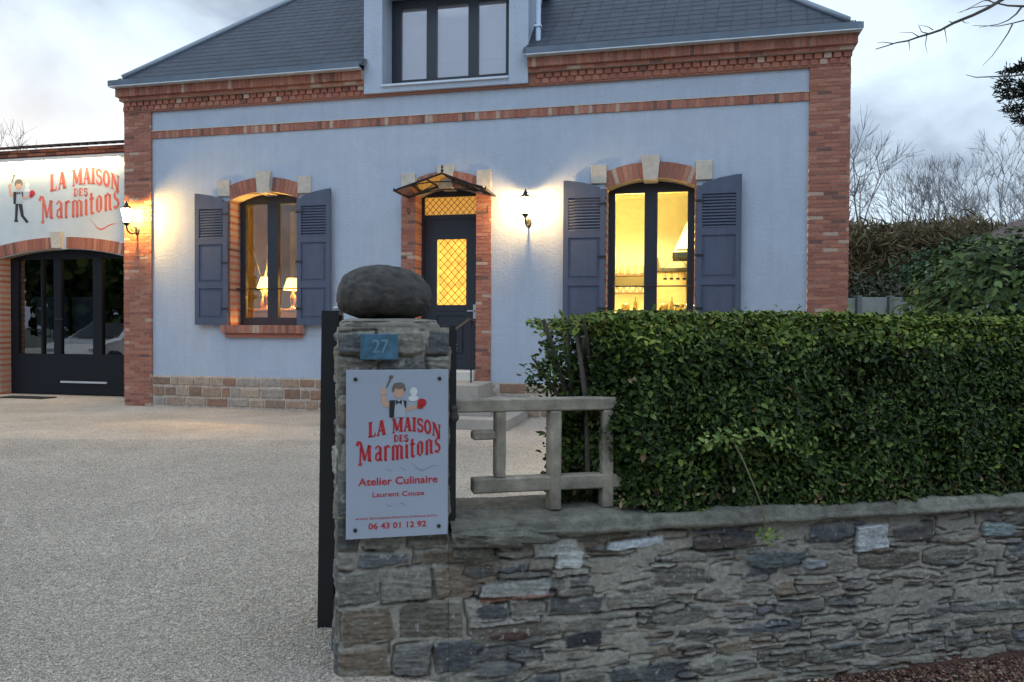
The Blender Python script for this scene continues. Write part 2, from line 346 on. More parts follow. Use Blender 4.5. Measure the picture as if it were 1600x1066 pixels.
for i in range(nrow + 1):
    s = i * row; s2 = min(s + row * 1.18, RD); xa, xb = EX0 + s, EX1 - s; x = xa - (0 if i % 2 else .1) - random.uniform(0, .02)
    while x < xb:
        w = .2; a = max(x + .003, xa); b = min(x + w - .003, xb); x += w
        if EY + s < 2.4:
            if a < -2.34 < b: b = -2.34
            elif a < .22 < b: a = .22
            elif -2.34 <= a and b <= .22: continue
        if b - a < .02: continue
        j = random.uniform(0, .003); k = random.uniform(.86, 1.16); c = (.034 * k, .043 * k, .062 * k)
        ya, yb = EY + s, EY + s2; za, zb = EZ + SL * s + th + j, EZ + SL * s2 + .002
        roof.add([(a, ya - .004, za - th), (b, ya - .004, za - th), (b, ya, za), (a, ya, za), (b - .0, yb, zb), (a + .0, yb, zb)], [(0, 1, 2, 3), (3, 2, 4, 5)], c)
ro = roof.build('roof', M['slate'], house)
mb = MB()
for sx, ex in ((1, EX0), (-1, EX1)):
    pts = [(ex + sx * s, EY + s, EZ + SL * s + .03) for s in np.linspace(.1, RD, 12)]
    mb.tube(pts, .045, 8)
mb.tube([(EX0 + RD, mid, RZ + .03), (EX1 - RD, mid, RZ + .03)], .05, 8)
mb.build('hip_capping', pm('hip_zinc', (.22, .26, .31), .45, .12, 5, metal=.2), ro, smooth=True)
c_ = (-4.35, 2.9); mb = MB(); bricks(mb, c_[0] - .3, c_[0] + .3, 7.0, 10.4, c_[1], c_[1] + .5); mb.box(c_[0] - .36, c_[0] + .36, c_[1] - .05, c_[1] + .55, 10.4, 10.5, (.3, .28, .26))
ch = mb.build('chimney', M['brick'], ro)
mb = MB(); gp = [(-.26, 5.345), (-.275, 5.36), (-.285, 5.405), (-.275, 5.41), (-.262, 5.372), (-.20, 5.352), (-.17, 5.352), (-.17, 5.342), (-.24, 5.338)]
mb.prismx([(-.17, 5.337), (-.29, 5.337), (-.30, 5.425), (-.285, 5.43), (-.27, 5.36), (-.18, 5.355)], -6.82, -2.362); mb.box(-6.84, -6.77, -.295, 8.3, 5.338, 5.42); mb.build('gutter', M['zinc'], house); mb = MB(); mb.prismx([(-.17, 5.337), (-.29, 5.337), (-.30, 5.425), (-.285, 5.43), (-.27, 5.36), (-.18, 5.355)], .242, 4.75)
for sx, e0 in ((1, 4.72),):
    mb.box(e0, e0 + .07, -.295, 8.3, 5.338, 5.42)
mb.build('gutter', M['zinc'], house)
for xa, xb in ((-6.83, -2.362), (.242, 4.78)):
    mb = MB(); mb.box(xa, xb, -.292, -.18, 5.322, 5.336); mb.build('gutter_edge', M['zinclight'], house)
# ---- dormer
dw = thing_d = MB()
DX0, DX1, DF = -2.36, .24, -.10
WX0, WX1 = -2.06, -.05                          # opening
dw.box(DX0, WX0, DF, 2.6, 4.985, 6.75); dw.box(WX1, DX1, DF, 2.6, 4.985, 6.75)
dw.box(WX0, WX1, DF + .002, 2.6, 6.56, 6.75); dw.box(WX0, WX1, DF + .004, .6, 4.987, 5.07)
dw.box(WX0, WX1, .36, .6, 5.07, 5.2)
dorm = dw.build('dormer', M['plaster'], house)
mb = MB(); mb.prism([(DX0 - .15, 6.75), (DX1 + .15, 6.75), (DX1 + .15, 6.82), ((DX0 + DX1) / 2, 7.9), (DX0 - .15, 6.82)], DF - .12, 4.2); mb.build('dormer_roof', M['zinc'], dorm)
mb = MB(); mb.box(WX0 - .0, WX1, DF - .03, .36, 5.07, 5.10); mb.build('window_sill', pm('dormer_sill', (.55, .62, .72), .7, .06), dorm)
mb = MB(); yf, yb = .30, .36
mb.box(WX0 + .002, WX0 + .16, yf, yb, 5.2, 6.56); mb.box(WX1 - .14, WX1 - .002, yf, yb, 5.2, 6.56)
mb.box(WX0 + .16, WX1 - .14, yf, yb, 5.20, 5.29); mb.box(WX0 + .16, WX1 - .14, yf, yb, 6.44, 6.56)
for a, b in ((-1.475, -1.31), (-.79, -.63)): mb.box(a, b, yf - .004, yb, 5.29, 6.44)
mb.build('window_frame', M['anthr'], dorm)
mb = MB(); mb.box(WX0, WX1, yf - .01, yf - .001, 5.10, 5.2); mb.build('lower_frame', M['anthr'], dorm)
BL = pm('roller_blind', (.66, .65, .72), .8, .04, 3)
for a, b in ((-1.9, -1.475), (-1.31, -.79), (-.63, -.19)):
    mb = MB(); mb.add([(a, .33, 5.29), (b, .33, 5.29), (b, .33, 6.44), (a, .33, 6.44)], [(0, 1, 2, 3)]); mb.build('window_pane', M['skyglass'], dorm)
    mb = MB(); mb.box(a - .02, b + .02, .40, .405, 5.56, 6.44); mb.box(a - .02, b + .02, .405, .41, 5.2, 5.58); mb.box(a - .02, b + .02, .39, .405, 5.55, 5.575, (1, 1, 1)); mb.build('roller_blind', BL, dorm)
mb = MB(); mb.tube([(.37, -.06, 5.42), (.37, .02, 5.6), (.37, .02, 6.9)], .038, 10); mb.box(.32, .42, -.03, .07, 5.83, 5.86); mb.build('downpipe', pm('pipe_paint', (.5, .6, .75), .4, .05), house, smooth=False)

# ---- window / door surrounds
def surround(xc, hw, zb, zs, ri, door=False):
    mb = MB(); jw = .235 if door else .11
    bricks(mb, xc - hw - jw, xc - hw, zb if not door else .5, zs, -.018, SB + .05, pale=.03); mb.build('brick_jamb', M['brick'], house); mb = MB(); bricks(mb, xc + hw, xc + hw + jw, zb if not door else .5, zs, -.018, SB + .05, pale=.03, off=1)
    mb.build('brick_jamb', M['brick'], house)
    for hf in (-1, 1): mb = MB(); arch_bricks(mb, xc, hw, zs, ri, .23, -.022, SB + .05, skip=.12, half=hf); mb.build('brick_arch', M['brick'], house)
    kz = arc_z(xc, xc, hw, zs, ri)
    mb = MB(); mb.prism([(xc - .10, kz - .03), (xc + .10, kz - .03), (xc + .135, kz + .32), (xc - .135, kz + .32)], -.05, SB + .052); mb.build('keystone', M['stone'], house)
    for sx in (-1, 1):
        a = xc + sx * (hw + .005); b = xc + sx * (hw + .235); lo, hi = sorted((a, b))
        mb = MB(); mb.bbox(lo, hi, -.04, .1, zs + .07, zs + .345, .008); mb.build('springer_stone', M['stone'], house)
for k, o in enumerate(OP): surround(*o, door=(k == 1))
for xc, hw, zb, zs, ri in (OP[0], OP[2]):
    mb = MB(); mb.box(xc - hw - .08, xc + hw + .08, -.05, SB + .05, zb - .2, zb - .135, (.36, .13, .09)); soldiers(mb, xc - hw - .14, xc + hw + .14, zb - .13, zb, -.09, SB + .05, pale=.02)
    mb.build('window_sill', M['brick'], house)
    z0, z1 = zb, zs + ri + .02; y0, y1 = SB, SB + .06
    mb = MB()
    for a, b in ((xc - hw, xc - hw + .10), (xc + hw - .10, xc + hw)): mb.box(a, b, y0, y1, z0, z1)
    mb.box(xc - hw + .1, xc + hw - .1, y0, y1, z0, z0 + .13); mb.box(xc - hw + .1, xc + hw - .1, y0, y1, zs - .03, z1)
    mb.box(xc - .095, xc + .095, y0 - .012, y1, z0 + .13, zs - .03)
    for zz in ((1.98, 1.6) if xc > 0 else ()):
        pass
    fr = mb.build('window', M['anthr'], house)
    for a, b in ((xc - hw + .1, xc - .095), (xc + .095, xc + hw - .1)):
        mb = MB(); mb.add([(a, y0 + .03, z0 + .13), (b, y0 + .03, z0 + .13), (b, y0 + .03, zs - .03), (a, y0 + .03, zs - .03)], [(0, 1, 2, 3)]); mb.build('pane', M['glass'], fr)
    for zz in ((1.98, 1.62) if xc > 0 else (1.98,)): mb = MB(); mb.tube([(xc - hw, .15, zz), (xc + hw, .15, zz)], .011, 6); mb.build('guard_rail', M['iron'], house)
# shutters, folded back against the wall
def shutter(xh, sx, zb, zs, ri, hw, ang, sc=1):
    """xh hinge line, sx = -1 lies to the left; local x runs away from the hinge"""
    w = hw - .015; zt0 = zs - .02; zt1 = zs + ri - .01; mb = MB(); t = .038
    def X(a): return sx * a
    def bx(a, b, y0, y1, z0, z1): mb.box(*sorted((X(a), X(b))), y0, y1, z0, z1)
    st = .075
    pl = lambda a: zt0 + (zt1 - zt0) * (1 - (1 - a / w) ** 1.8)
    bx(0, st, -t, 0, zb, pl(0)); mb.prism([(X(w - st), zb), (X(w), zb), (X(w), pl(w)), (X(w - st), pl(w - st))], -t, 0)
    lz0, lz1 = zs - .62, zs - .14
    mb.prism([(X(st), lz1), (X(w - st), lz1), (X(w - st), pl(w - st)), (X(w * .5), pl(w * .5)), (X(st), pl(st))], -t, 0)
    rails = [(zb, zb + .11), (zb + .60, zb + .70), (lz0 - .10, lz0)]
    for a, b in rails: bx(st, w - st, -t, 0, a, b)
    bx(st, w - st, -t + .016, -.006, zb + .11, zb + .60); bx(st, w - st, -t + .016, -.006, zb + .70, lz0 - .10)
    for a, b in ((zb + .15, zb + .56), (zb + .74, lz0 - .14)): bx(st + .04, w - st - .04, -t + .008, -.006, a, b)
    o = mb.build('shutter', M['shutter'], house, loc=(xh, -.045, 0), rot=(0, 0, -sx * ang if sx > 0 else ang))
    mb = MB(); n = 11
    for i in range(n):
        z = lz0 + (lz1 - lz0) * (i + .5) / n
        a, b = sorted((X(st - .002), X(w - st + .002)))
        mb.add([(a, -t + .004, z - .017), (b, -t + .004, z - .017), (b, -.004, z + .020), (a, -.004, z + .020), (a, -t + .004, z - .010), (b, -t + .004, z - .010), (b, -.004, z + .027), (a, -.004, z + .027)],
               [(0, 1, 2, 3), (4, 7, 6, 5), (0, 4, 5, 1), (2, 6, 7, 3)])
    mb.build('louvre', M['shutter'], o)
    for z in (zb + .25, zb + 1.0, zs - .25): mb = MB(); mb.box(*sorted((X(-.02), X(.10))), -t - .006, -t - .001, z, z + .035); mb.build('hinge', M['iron'], o)
    return o
xc, hw, zb, zs, ri = OP[0]; shutter(xc - hw - .02, -1, zb, zs, ri, hw, R_(1.2)); shutter(xc + hw + .02, 1, zb, zs, ri, hw, R_(2))
xc, hw, zb, zs, ri = OP[2]; shutter(xc - hw - .02, -1, zb, zs, ri, hw, R_(1.2)); shutter(xc + hw + .02, 1, zb, zs, ri, hw, R_(2))
# ---- front door
xc, hw, zb, zs, ri = OP[1]
mb = MB(); y0, y1 = SB, SB + .07; zt = zs + ri
mb.box(xc - hw, xc - hw + .045, y0, y1, .68, zt); mb.box(xc + hw - .045, xc + hw, y0, y1, .68, zt); mb.box(xc - hw + .045, xc + hw - .045, y0, y1, 3.06, 3.13); mb.box(xc - hw + .045, xc + hw - .045, y0, y1, 3.41, zt)
mb.build('door_frame', M['anthr'], house)
a0, a1 = xc - hw + .047, xc + hw - .047; g0, g1 = -1.285, -.805; mb = MB(); yd = y0 + .012
mb.box(a0, g0, yd, y1, .69, 3.058); mb.box(g1, a1, yd, y1, .69, 3.058); mb.box(g0, g1, yd, y1, 2.745, 3.058); mb.box(g0, g1, yd, y1, 1.55, 1.715)
mb.box(g0, g1, yd + .02, y1, .69, 1.55); mb.bbox(g0 + .05, g1 - .05, yd + .006, y1 - .01, .95, 1.45, .012); mb.box(g0 + .02, g1 - .02, yd - .012, yd + .02, 1.62, 1.66); mb.box(g0, g1, yd, yd + .03, .69, .86)
door = mb.build('front_door', M['anthr'], house)
def lattice(x0, x1, z0, z1, y, step, nm, glass, parent, lead):
    mb = MB(); mb.add([(x0, y, z0), (x1, y, z0), (x1, y, z1), (x0, y, z1)], [(0, 1, 2, 3)]); g = mb.build('amber_pane', glass, parent)
    mb = MB(); w, h = x1 - x0, z1 - z0; sx, sz = step
    for sgn in (1, -1):
        k = -int(h / sz) - 2
        while k * sx < w + h / sz * sx + sx:
            # line x = k*sx + sgn * z/sz*sx
            pts = []
            for z in np.linspace(0, h, 25):
                x = k * sx + (z / sz * sx if sgn > 0 else (h - z) / sz * sx)
                if -1e-6 <= x <= w + 1e-6: pts.append((x0 + x, y - .004, z0 + z))
            if len(pts) > 1: mb.tube([pts[0], pts[-1]], .0045, 4)
            k += 1
    mb.build('leading', lead, parent)
LEAD = pm('lead_came', (.10, .06, .03), .6)
lattice(g0, g1, 1.715, 2.745, yd + .02, (.12, .13), '', M['amber'], door, LEAD)
lattice(xc - hw + .045, xc + hw - .045, 3.13, 3.41, yd + .02, (.1, .105), '', M['transom_glass'], house, LEAD)
mb = MB(); mb.tube([(a1 - .05, yd, 1.62), (a1 - .05, yd - .05, 1.62), (a1 - .16, yd - .05, 1.62)], .011, 8); mb.box(a1 - .075, a1 - .025, yd - .008, yd, 1.5, 1.72); mb.build('door_handle', M['zinclight'], door)
mb = MB(); mb.box(-1.13, -.95, yd + .0, yd + .012, 1.02, 1.03); mb.box(-1.13, -.95, yd + .0, yd + .012, 1.09, 1.1); mb.build('letter_slot', M['zinclight'], door)
# ---- glazed gable canopy over the door
mb = MB(); cy0, cy1 = -.62, -.03; ap = (-.91, 3.585); el = (-1.65, 3.36); er = (-.26, 3.335)
def rod(a, b, r=.009): mb.tube([a, b], min(r, .011), 6)
for y in (cy0, cy1):
    rod((el[0], y, el[1]), (ap[0], y, ap[1]), .014); rod((er[0], y, er[1]), (ap[0], y, ap[1]), .014)
    arc = [(xx, y, 3.36 + .11 * (1 - ((xx + .96) / .70) ** 2)) for xx in np.linspace(-1.62, -.30, 12)]; mb.tube(arc, .009, 6)
rod((ap[0], cy0, ap[1]), (ap[0], cy1, ap[1])); rod((el[0], cy0, el[1]), (el[0], cy1, el[1]), .018); rod((er[0], cy0, er[1]), (er[0], cy1, er[1]), .018)
for t in (.33, .66):
    for e_ in (el, er): rod((e_[0] + (ap[0] - e_[0]) * t, cy0, e_[1] + (ap[1] - e_[1]) * t), (e_[0] + (ap[0] - e_[0]) * t, cy1, e_[1] + (ap[1] - e_[1]) * t), .008)
can = mb.build('door_canopy', M['iron'], house)
mb = MB(); mb.add([(el[0] - .03, cy0 - .03, el[1] - .0), (ap[0], cy0 - .03, ap[1] + .012), (ap[0], cy1, ap[1] + .012), (el[0] - .03, cy1, el[1])], [(0, 1, 2, 3)])
mb.add([(er[0] + .03, cy0 - .03, er[1] - .0), (ap[0], cy0 - .03, ap[1] + .012), (ap[0], cy1, ap[1] + .012), (er[0] + .03, cy1, er[1])], [(3, 2, 1, 0)])
mb.build('canopy_glass', glassm('canopy_glass', (.72, .76, .8), .06, .15), can)
mb = MB(); mb.lathe([(.0, 0), (.018, .01), (.024, .035), (.008, .06), (.02, .08), (.004, .12)], (ap[0], cy0, ap[1] + .01), 10); mb.build('finial', M['iron'], can)
for t in (.0, .5): mb = MB(); mb.lathe([(0, 0), (.012, .006), (.014, .02), (.003, .05)], (el[0] + (ap[0] - el[0]) * t, cy0, el[1] + (ap[1] - el[1]) * t), 8); mb.build('finial', M['iron'], can)
mb = MB(); mb.lathe([(0, 0), (.012, .006), (.014, .02), (.003, .05)], (er[0], cy0, er[1]), 8); mb.build('finial', M['iron'], can)
for sx, x in ((-1, -1.60), (1, -.36)):
    mb = MB(); pts = [(x, cy0 + .03, 3.34)]
    for t in np.linspace(0, 1, 9): pts.append((x + sx * .0 , cy0 + .03 + (abs(cy0)) * .93 * t ** 1.9, 3.34 - .50 * (1 - (1 - t) ** 1.9)))
    mb.tube(pts, .013, 6)
    sc = [(x, -.14 - .07 * math.cos(q) * (1 - q / 9), 3.12 + .07 * math.sin(q) * (1 - q / 9)) for q in np.linspace(0, 7, 16)]; mb.tube(sc, .007, 5)
    mb.build('bracket', M['iron'], can)
# ---- rooms behind the two windows
def room(x0, x1, y1, z0, z1, mat, floor):
    mb = MB(); y0 = SB + .07
    P = [(x0, y0, z0), (x1, y0, z0), (x1, y1, z0), (x0, y1, z0), (x0, y0, z1), (x1, y0, z1), (x1, y1, z1), (x0, y1, z1)]
    mb.add(P, [(0, 3, 7, 4), (1, 5, 6, 2), (3, 2, 6, 7), (4, 7, 6, 5), (0, 1, 2, 3)]); return mb.build('room_interior', mat, house)
room(-5.9, -2.3, 3.6, .7, 3.85, pm('warm_wall', (.42, .36, .22), .9, .1, 3), None)
room(.3, 4.5, 4.2, .7, 3.95, pm('kitchen_wall', (.78, .72, .52), .8, .05, 3), None)

# ================================================================== ANNEX (annex wall stands 1.10 m behind the house front)
annex = thing('annex', 'low garage annex with lit painted fascia and brick arch, left of the house', 'garage', house.matrix_basis @ Vector((0, 1.10, 0)) if False else tuple(Matrix.Rotation(-YAW, 4, 'Z') @ Vector((0, 1.10, 0)) + Vector((0, DIST, 0))), -YAW)
AX0, AX1 = -12.6, -6.75; ac, ahw, azs, ari = -9.11, 1.41, 2.66, .16
mb = MB()
def sh2(xa, xb, za, zb): mb.add([(xa, 0, za), (xb, 0, za), (xb, 0, zb), (xa, 0, zb)], [(0, 1, 2, 3)])
sh2(AX0, ac - ahw, 0, 4.62); sh2(ac + ahw, AX1, 0, 4.62)
for i in range(16):
    a = ac - ahw + 2 * ahw * i / 16; b = ac - ahw + 2 * ahw * (i + 1) / 16
    mb.add([(a, 0, arc_z(a, ac, ahw, azs, ari)), (b, 0, arc_z(b, ac, ahw, azs, ari)), (b, 0, 4.62), (a, 0, 4.62)], [(0, 1, 2, 3)])
mb.box(AX0, AX0 + .2, .01, 7, 0, 4.6); mb.box(AX0 + .2, AX1, 6.8, 7, 0, 4.6)
mb.build('rendered_wall', pm('annex_render', (.50, .56, .60), .85, .04, 4, .4, 40, .008, var2=.05), annex)
for xa, xb in ((AX0, ac - ahw), (ac + ahw, -7.45)):
    mb = MB(); bricks(mb, xa, xb, 0, azs + .02, -.03, .3); mb.build('brick_pier', M['brick'], annex)
for hf in (-1, 1): mb = MB(); arch_bricks(mb, ac, ahw + .26, azs - .04, ari + .05, .22, -.03, .3, skip=.13, pale=.02, half=hf); mb.build('brick_arch', M['brick'], annex)
mb = MB(); mb.prism([(ac - .17, 2.84), (ac + .02, 2.84), (ac + .05, 3.15), (ac - .20, 3.15)], -.06, .3); mb.build('keystone', M['stone'], annex)
mb = MB(); mb.box(AX0, AX1, -.12, .1, 4.565, 4.70, (.20, .085, .07))
x = AX0
while x < AX1 - .1: mb.box(x + .004, x + .21, -.15, .1, 4.59, 4.64, bcol(0, .5)); mb.box(x + .10, x + .31, -.19, .1, 4.65, 4.70, bcol(0, .5)); x += .22
mb.build('brick_eave', M['brick'], annex)
mb = MB()                                       # curved clay tiles
for i in range(int((AX1 - AX0) / .2)):
    x = AX0 + i * .2
    for k in range(9):
        c0 = random.choice([(.16, .07, .05), (.2, .09, .06), (.12, .06, .05), (.10, .07, .06)]); pts = []
        ya = -.28 + k * .33; za = 4.71 + k * .10; prof = [(x + .1 + .095 * math.cos(q), .018 * math.sin(q)) for q in np.linspace(math.pi, 0, 6)]
        mb.add([(px, ya, za + pz) for px, pz in prof] + [(px, ya + .4, za + .1 + pz) for px, pz in prof], [(j, j + 1, j + 7, j + 6) for j in range(5)], c0)
mb.add([(AX0, -.26, 4.705), (AX1, -.26, 4.705), (AX1, 3.5, 5.86), (AX0, 3.5, 5.86)], [(0, 1, 2, 3)], (.1, .05, .04))
mb.build('tile_roof', M['brick'], annex)
mb = MB(); mb.box(AX0, -7.0, -.15, -.06, 4.50, 4.555); mb.build('light_housing', M['white'], annex)
mb = MB(); mb.box(AX0 + 1.0, -7.75, -.105, -.07, 4.494, 4.499); mb.build('light_strip', emis('led_strip', (1, .83, .48), 60), annex)
# gate
GY = .22; mb = MB(); gx0, gx1 = ac - ahw, ac + ahw
mb.box(gx0, gx0 + .17, GY, GY + .08, 0, azs + ari); mb.box(gx1 - .05, gx1, GY, GY + .08, 0, azs + ari)
mb.box(gx0 + .17, gx1 - .05, GY, GY + .08, .02, .80); mb.box(gx0 + .17, gx1 - .05, GY, GY + .08, 2.66, azs + ari + .02)
for a, b in ((-9.80, -9.76), (-9.50, -9.34), (-8.60, -8.40), (-7.90, -7.86)): mb.box(a, b, GY - .005, GY + .08, .80, 2.66)
gt = mb.build('garage_gate', M['gate'], annex)
for a, b in ((gx0 + .17, -9.80), (-9.76, -9.50), (-9.34, -8.60), (-8.40, -7.90), (-7.86, gx1 - .05)):
    mb = MB(); mb.add([(a, GY + .04, .80), (b, GY + .04, .80), (b, GY + .04, 2.66), (a, GY + .04, 2.66)], [(0, 1, 2, 3)]); mb.build('gate_pane', M['darkglass'], gt)
mb = MB(); mb.box(-9.33, -8.28, GY - .03, GY - .002, .24, .275); mb.build('kick_bar', M['zinclight'], gt)
mb = MB(); mb.tube([(-9.42, GY, 1.48), (-9.42, GY - .05, 1.48), (-9.25, GY - .05, 1.48)], .012, 6); mb.build('gate_handle', M['iron'], gt)
mb = MB(); q = 3.2; P = [(gx0 - .3, GY + .1, 0), (gx1 + .3, GY + .1, 0), (gx1 + .3, q, 0), (gx0 - .3, q, 0), (gx0 - .3, GY + .1, 3), (gx1 + .3, GY + .1, 3), (gx1 + .3, q, 3), (gx0 - .3, q, 3)]
mb.add(P, [(0, 3, 7, 4), (1, 5, 6, 2), (3, 2, 6, 7), (4, 7, 6, 5), (0, 1, 2, 3)]); mb.build('garage_interior', pm('dim_wall', (.06, .065, .07), .9), annex)
CB = pm('pale_panel', (.16, .19, .22), .7, .05, 4)
for a, b in ((-10.2, -9.82), (-9.78, -9.46), (-9.36, -8.72)):
    mb = MB(); mb.box(a, b, GY + .30, GY + .34, .75, 1.93); mb.build('pale_curtain', CB, annex)
# ---- painted lettering
def text_poly(s, size, sx=1.0, bold=0.0, sp=1.0):
    cu = bpy.data.curves.new('t', 'FONT'); cu.body = s; cu.size = size; cu.offset = bold; cu.space_character = sp; cu.resolution_u = 3
    o = bpy.data.objects.new('t', cu); S.collection.objects.link(o); dg = bpy.context.evaluated_depsgraph_get(); me = bpy.data.meshes.new_from_object(o.evaluated_get(dg))
    V = [(v.co.x * sx, v.co.y) for v in me.vertices]; F = [tuple(p.vertices) for p in me.polygons]
    bpy.data.objects.remove(o); bpy.data.curves.remove(cu); bpy.data.meshes.remove(me); return V, F
def put_text(mb, s, x0, x1, z0, z1, y, warp=None, bold=0.0, serif=False):
    """fit the text's box to x0..x1, z0..z1 (cap height), then warp(u, v) -> offsets in units"""
    V, F = text_poly(s, 1.0, 1, bold); a = min(v[0] for v in V); b = max(v[0] for v in V)
    c = min(v[1] for v in text_poly('I', 1.0)[0]); d = max(v[1] for v in text_poly('I', 1.0)[0])
    out = []
    for x, z in V:
        u = (x - a) / (b - a); v = (z - c) / (d - c); X = x0 + u * (x1 - x0); Z = z0 + v * (z1 - z0)
        if warp: X, Z = warp(u, v, X, Z)
        out.append((X, y, Z))
    mb.add(out, [f[::1] for f in F])
W_ = .17
def _arc(cx, cz, rx, rz, a0, a1, n=9): return [(cx + rx * math.cos(R_(a0 + (a1 - a0) * i / n)), cz + rz * math.sin(R_(a0 + (a1 - a0) * i / n))) for i in range(n + 1)]
GL = {   # letter: (advance, [polyline strokes (points, half width)]) on a unit-high body
 'L': (.62, [([(.16, 0), (.16, 1)], .1), ([(.0, .04), (.56, .04)], .045), ([(.53, .04), (.53, .26)], .04), ([(.02, .97), (.32, .97)], .035)]),
 'A': (.72, [([(.10, 0), (.34, 1)], .05), ([(.36, 1), (.58, 0)], .11), ([(.18, .32), (.5, .32)], .04), ([(.0, .03), (.22, .03)], .035), ([(.42, .03), (.72, .03)], .035)]),
 'M': (.98, [([(.14, 0), (.14, 1)], .05), ([(.16, 1), (.46, .12)], .10), ([(.46, .12), (.76, 1)], .05), ([(.80, 0), (.80, 1)], .11), ([(.0, .03), (.28, .03)], .035), ([(.62, .03), (.98, .03)], .035), ([(.0, .97), (.22, .97)], .035), ([(.76, .97), (.98, .97)], .035)]),
 'I': (.40, [([(.19, 0), (.19, 1)], .105), ([(.0, .03), (.38, .03)], .035), ([(.0, .97), (.38, .97)], .035)]),
 'S': (.60, [(_arc(.29, .74, .20, .21, 20, 250, 10) + _arc(.29, .28, .22, .24, 75, -160, 12), .075), ([(.50, .70), (.50, .92)], .03), ([(.06, .10), (.06, .32)], .03)]),
 'O': (.68, [(_arc(.32, .5, .24, .45, 0, 360, 20), .085)]),
 'N': (.84, [([(.14, 0), (.14, 1)], .05), ([(.16, .96), (.64, .06)], .11), ([(.66, 0), (.66, 1)], .05), ([(.0, .03), (.28, .03)], .035), ([(.52, .97), (.80, .97)], .035), ([(.0, .97), (.2, .97)], .035)]),
 'D': (.68, [([(.14, 0), (.14, 1)], .1), ([(.02, .04)] + _arc(.24, .5, .32, .46, -90, 90, 12) + [(.02, .96)], .06)]),
 'E': (.60, [([(.14, 0), (.14, 1)], .1), ([(.02, .04), (.52, .04)], .045), ([(.02, .96), (.50, .96)], .045), ([(.14, .5), (.40, .5)], .05), ([(.51, .04), (.51, .24)], .03), ([(.49, .78), (.49, .96)], .03)]),
 'm': (.92, [([(.14, .0), (.14, .92)], .085), ([(.44, .0), (.44, .86)], .085), ([(.74, .06), (.74, .86)], .085), ([(.14, .82), (.26, .96), (.44, .84), (.58, .96), (.74, .82)], .05), ([(.06, .06), (.22, -.02)], .05), ([(.36, .06), (.52, -.02)], .05), ([(.68, .08), (.86, .0)], .05)]),
 'n': (.62, [([(.14, .0), (.14, .92)], .085), ([(.44, .06), (.44, .86)], .085), ([(.14, .82), (.28, .96), (.44, .82)], .05), ([(.06, .06), (.22, -.02)], .05), ([(.38, .08), (.58, .0)], .05)]),
 'a': (.62, [([(.44, .06), (.44, .86)], .085), ([(.08, .76), (.26, .95), (.44, .84)], .05), ([(.44, .56), (.16, .42), (.12, .14), (.28, .02), (.44, .16)], .06), ([(.38, .08), (.58, .0)], .05)]),
 'r': (.50, [([(.14, .0), (.14, .92)], .085), ([(.14, .74), (.30, .95), (.44, .84)], .06), ([(.06, .06), (.24, -.02)], .05)]),
 'i': (.34, [([(.15, .04), (.15, .88)], .085), ([(.07, 1.10), (.23, 1.18)], .06), ([(.08, .82), (.18, .94)], .05), ([(.10, .06), (.28, .0)], .05)]),
 't': (.42, [([(.16, .06), (.16, 1.22)], .08), ([(.0, .88), (.36, .88)], .05), ([(.12, .08), (.26, .0), (.36, .10)], .05)]),
 'o': (.58, [([(.13, .14), (.13, .80)], .08), ([(.41, .18), (.41, .84)], .08), ([(.12, .16), (.26, .02), (.42, .18)], .055), ([(.12, .80), (.28, .96), (.42, .82)], .055)]),
 's': (.52, [([(.42, .82), (.26, .96), (.11, .78), (.16, .58), (.36, .42), (.41, .20), (.25, .02), (.06, .14)], .07)]),
 'K': (1.05, [([(-.12, .92), (-.02, 1.12), (.14, 1.10), (.30, .60), (.44, .06)], .085), ([(.12, -.12), (.14, .84)], .05), ([(.44, .06), (.70, .96)], .04), ([(.76, .02), (.74, .98)], .10), ([(.66, .96), (.90, .90)], .04), ([(.70, .06), (.92, .0)], .05), ([(.0, -.14), (.14, -.22), (.24, -.10)], .05)]),   # the swashed capital M
}
def glyphs(mb, s, f, y, track=.04):
    """letters drawn with f(u, v) -> x, z where u runs 0..1 along the word"""
    tot = sum(GL[c][0] + track for c in s) - track; x = 0
    for c in s:
        for pts, hw in GL[c][1]:
            hw *= 1.15
            dn = [pts[0]]
            for a, b in zip(pts, pts[1:]):
                k = max(1, int(math.hypot(b[0] - a[0], b[1] - a[1]) / .12)); dn += [(a[0] + (b[0] - a[0]) * i / k, a[1] + (b[1] - a[1]) * i / k) for i in range(1, k + 1)]
            vs = []; n = len(dn)
            for i, (px, pz) in enumerate(dn):
                a, b = dn[max(i - 1, 0)], dn[min(i + 1, n - 1)]; dx_, dz_ = b[0] - a[0], b[1] - a[1]; L_ = math.hypot(dx_, dz_) or 1; nx_, nz_ = -dz_ / L_ * hw, dx_ / L_ * hw
                for q in (1, -1): X, Z = f((x + px + nx_ * q) / tot, pz + nz_ * q); vs.append((X, y, Z))
            mb.add(vs, [(2 * i, 2 * i + 2, 2 * i + 3, 2 * i + 1) for i in range(n - 1)])
        x += GL[c][0] + track
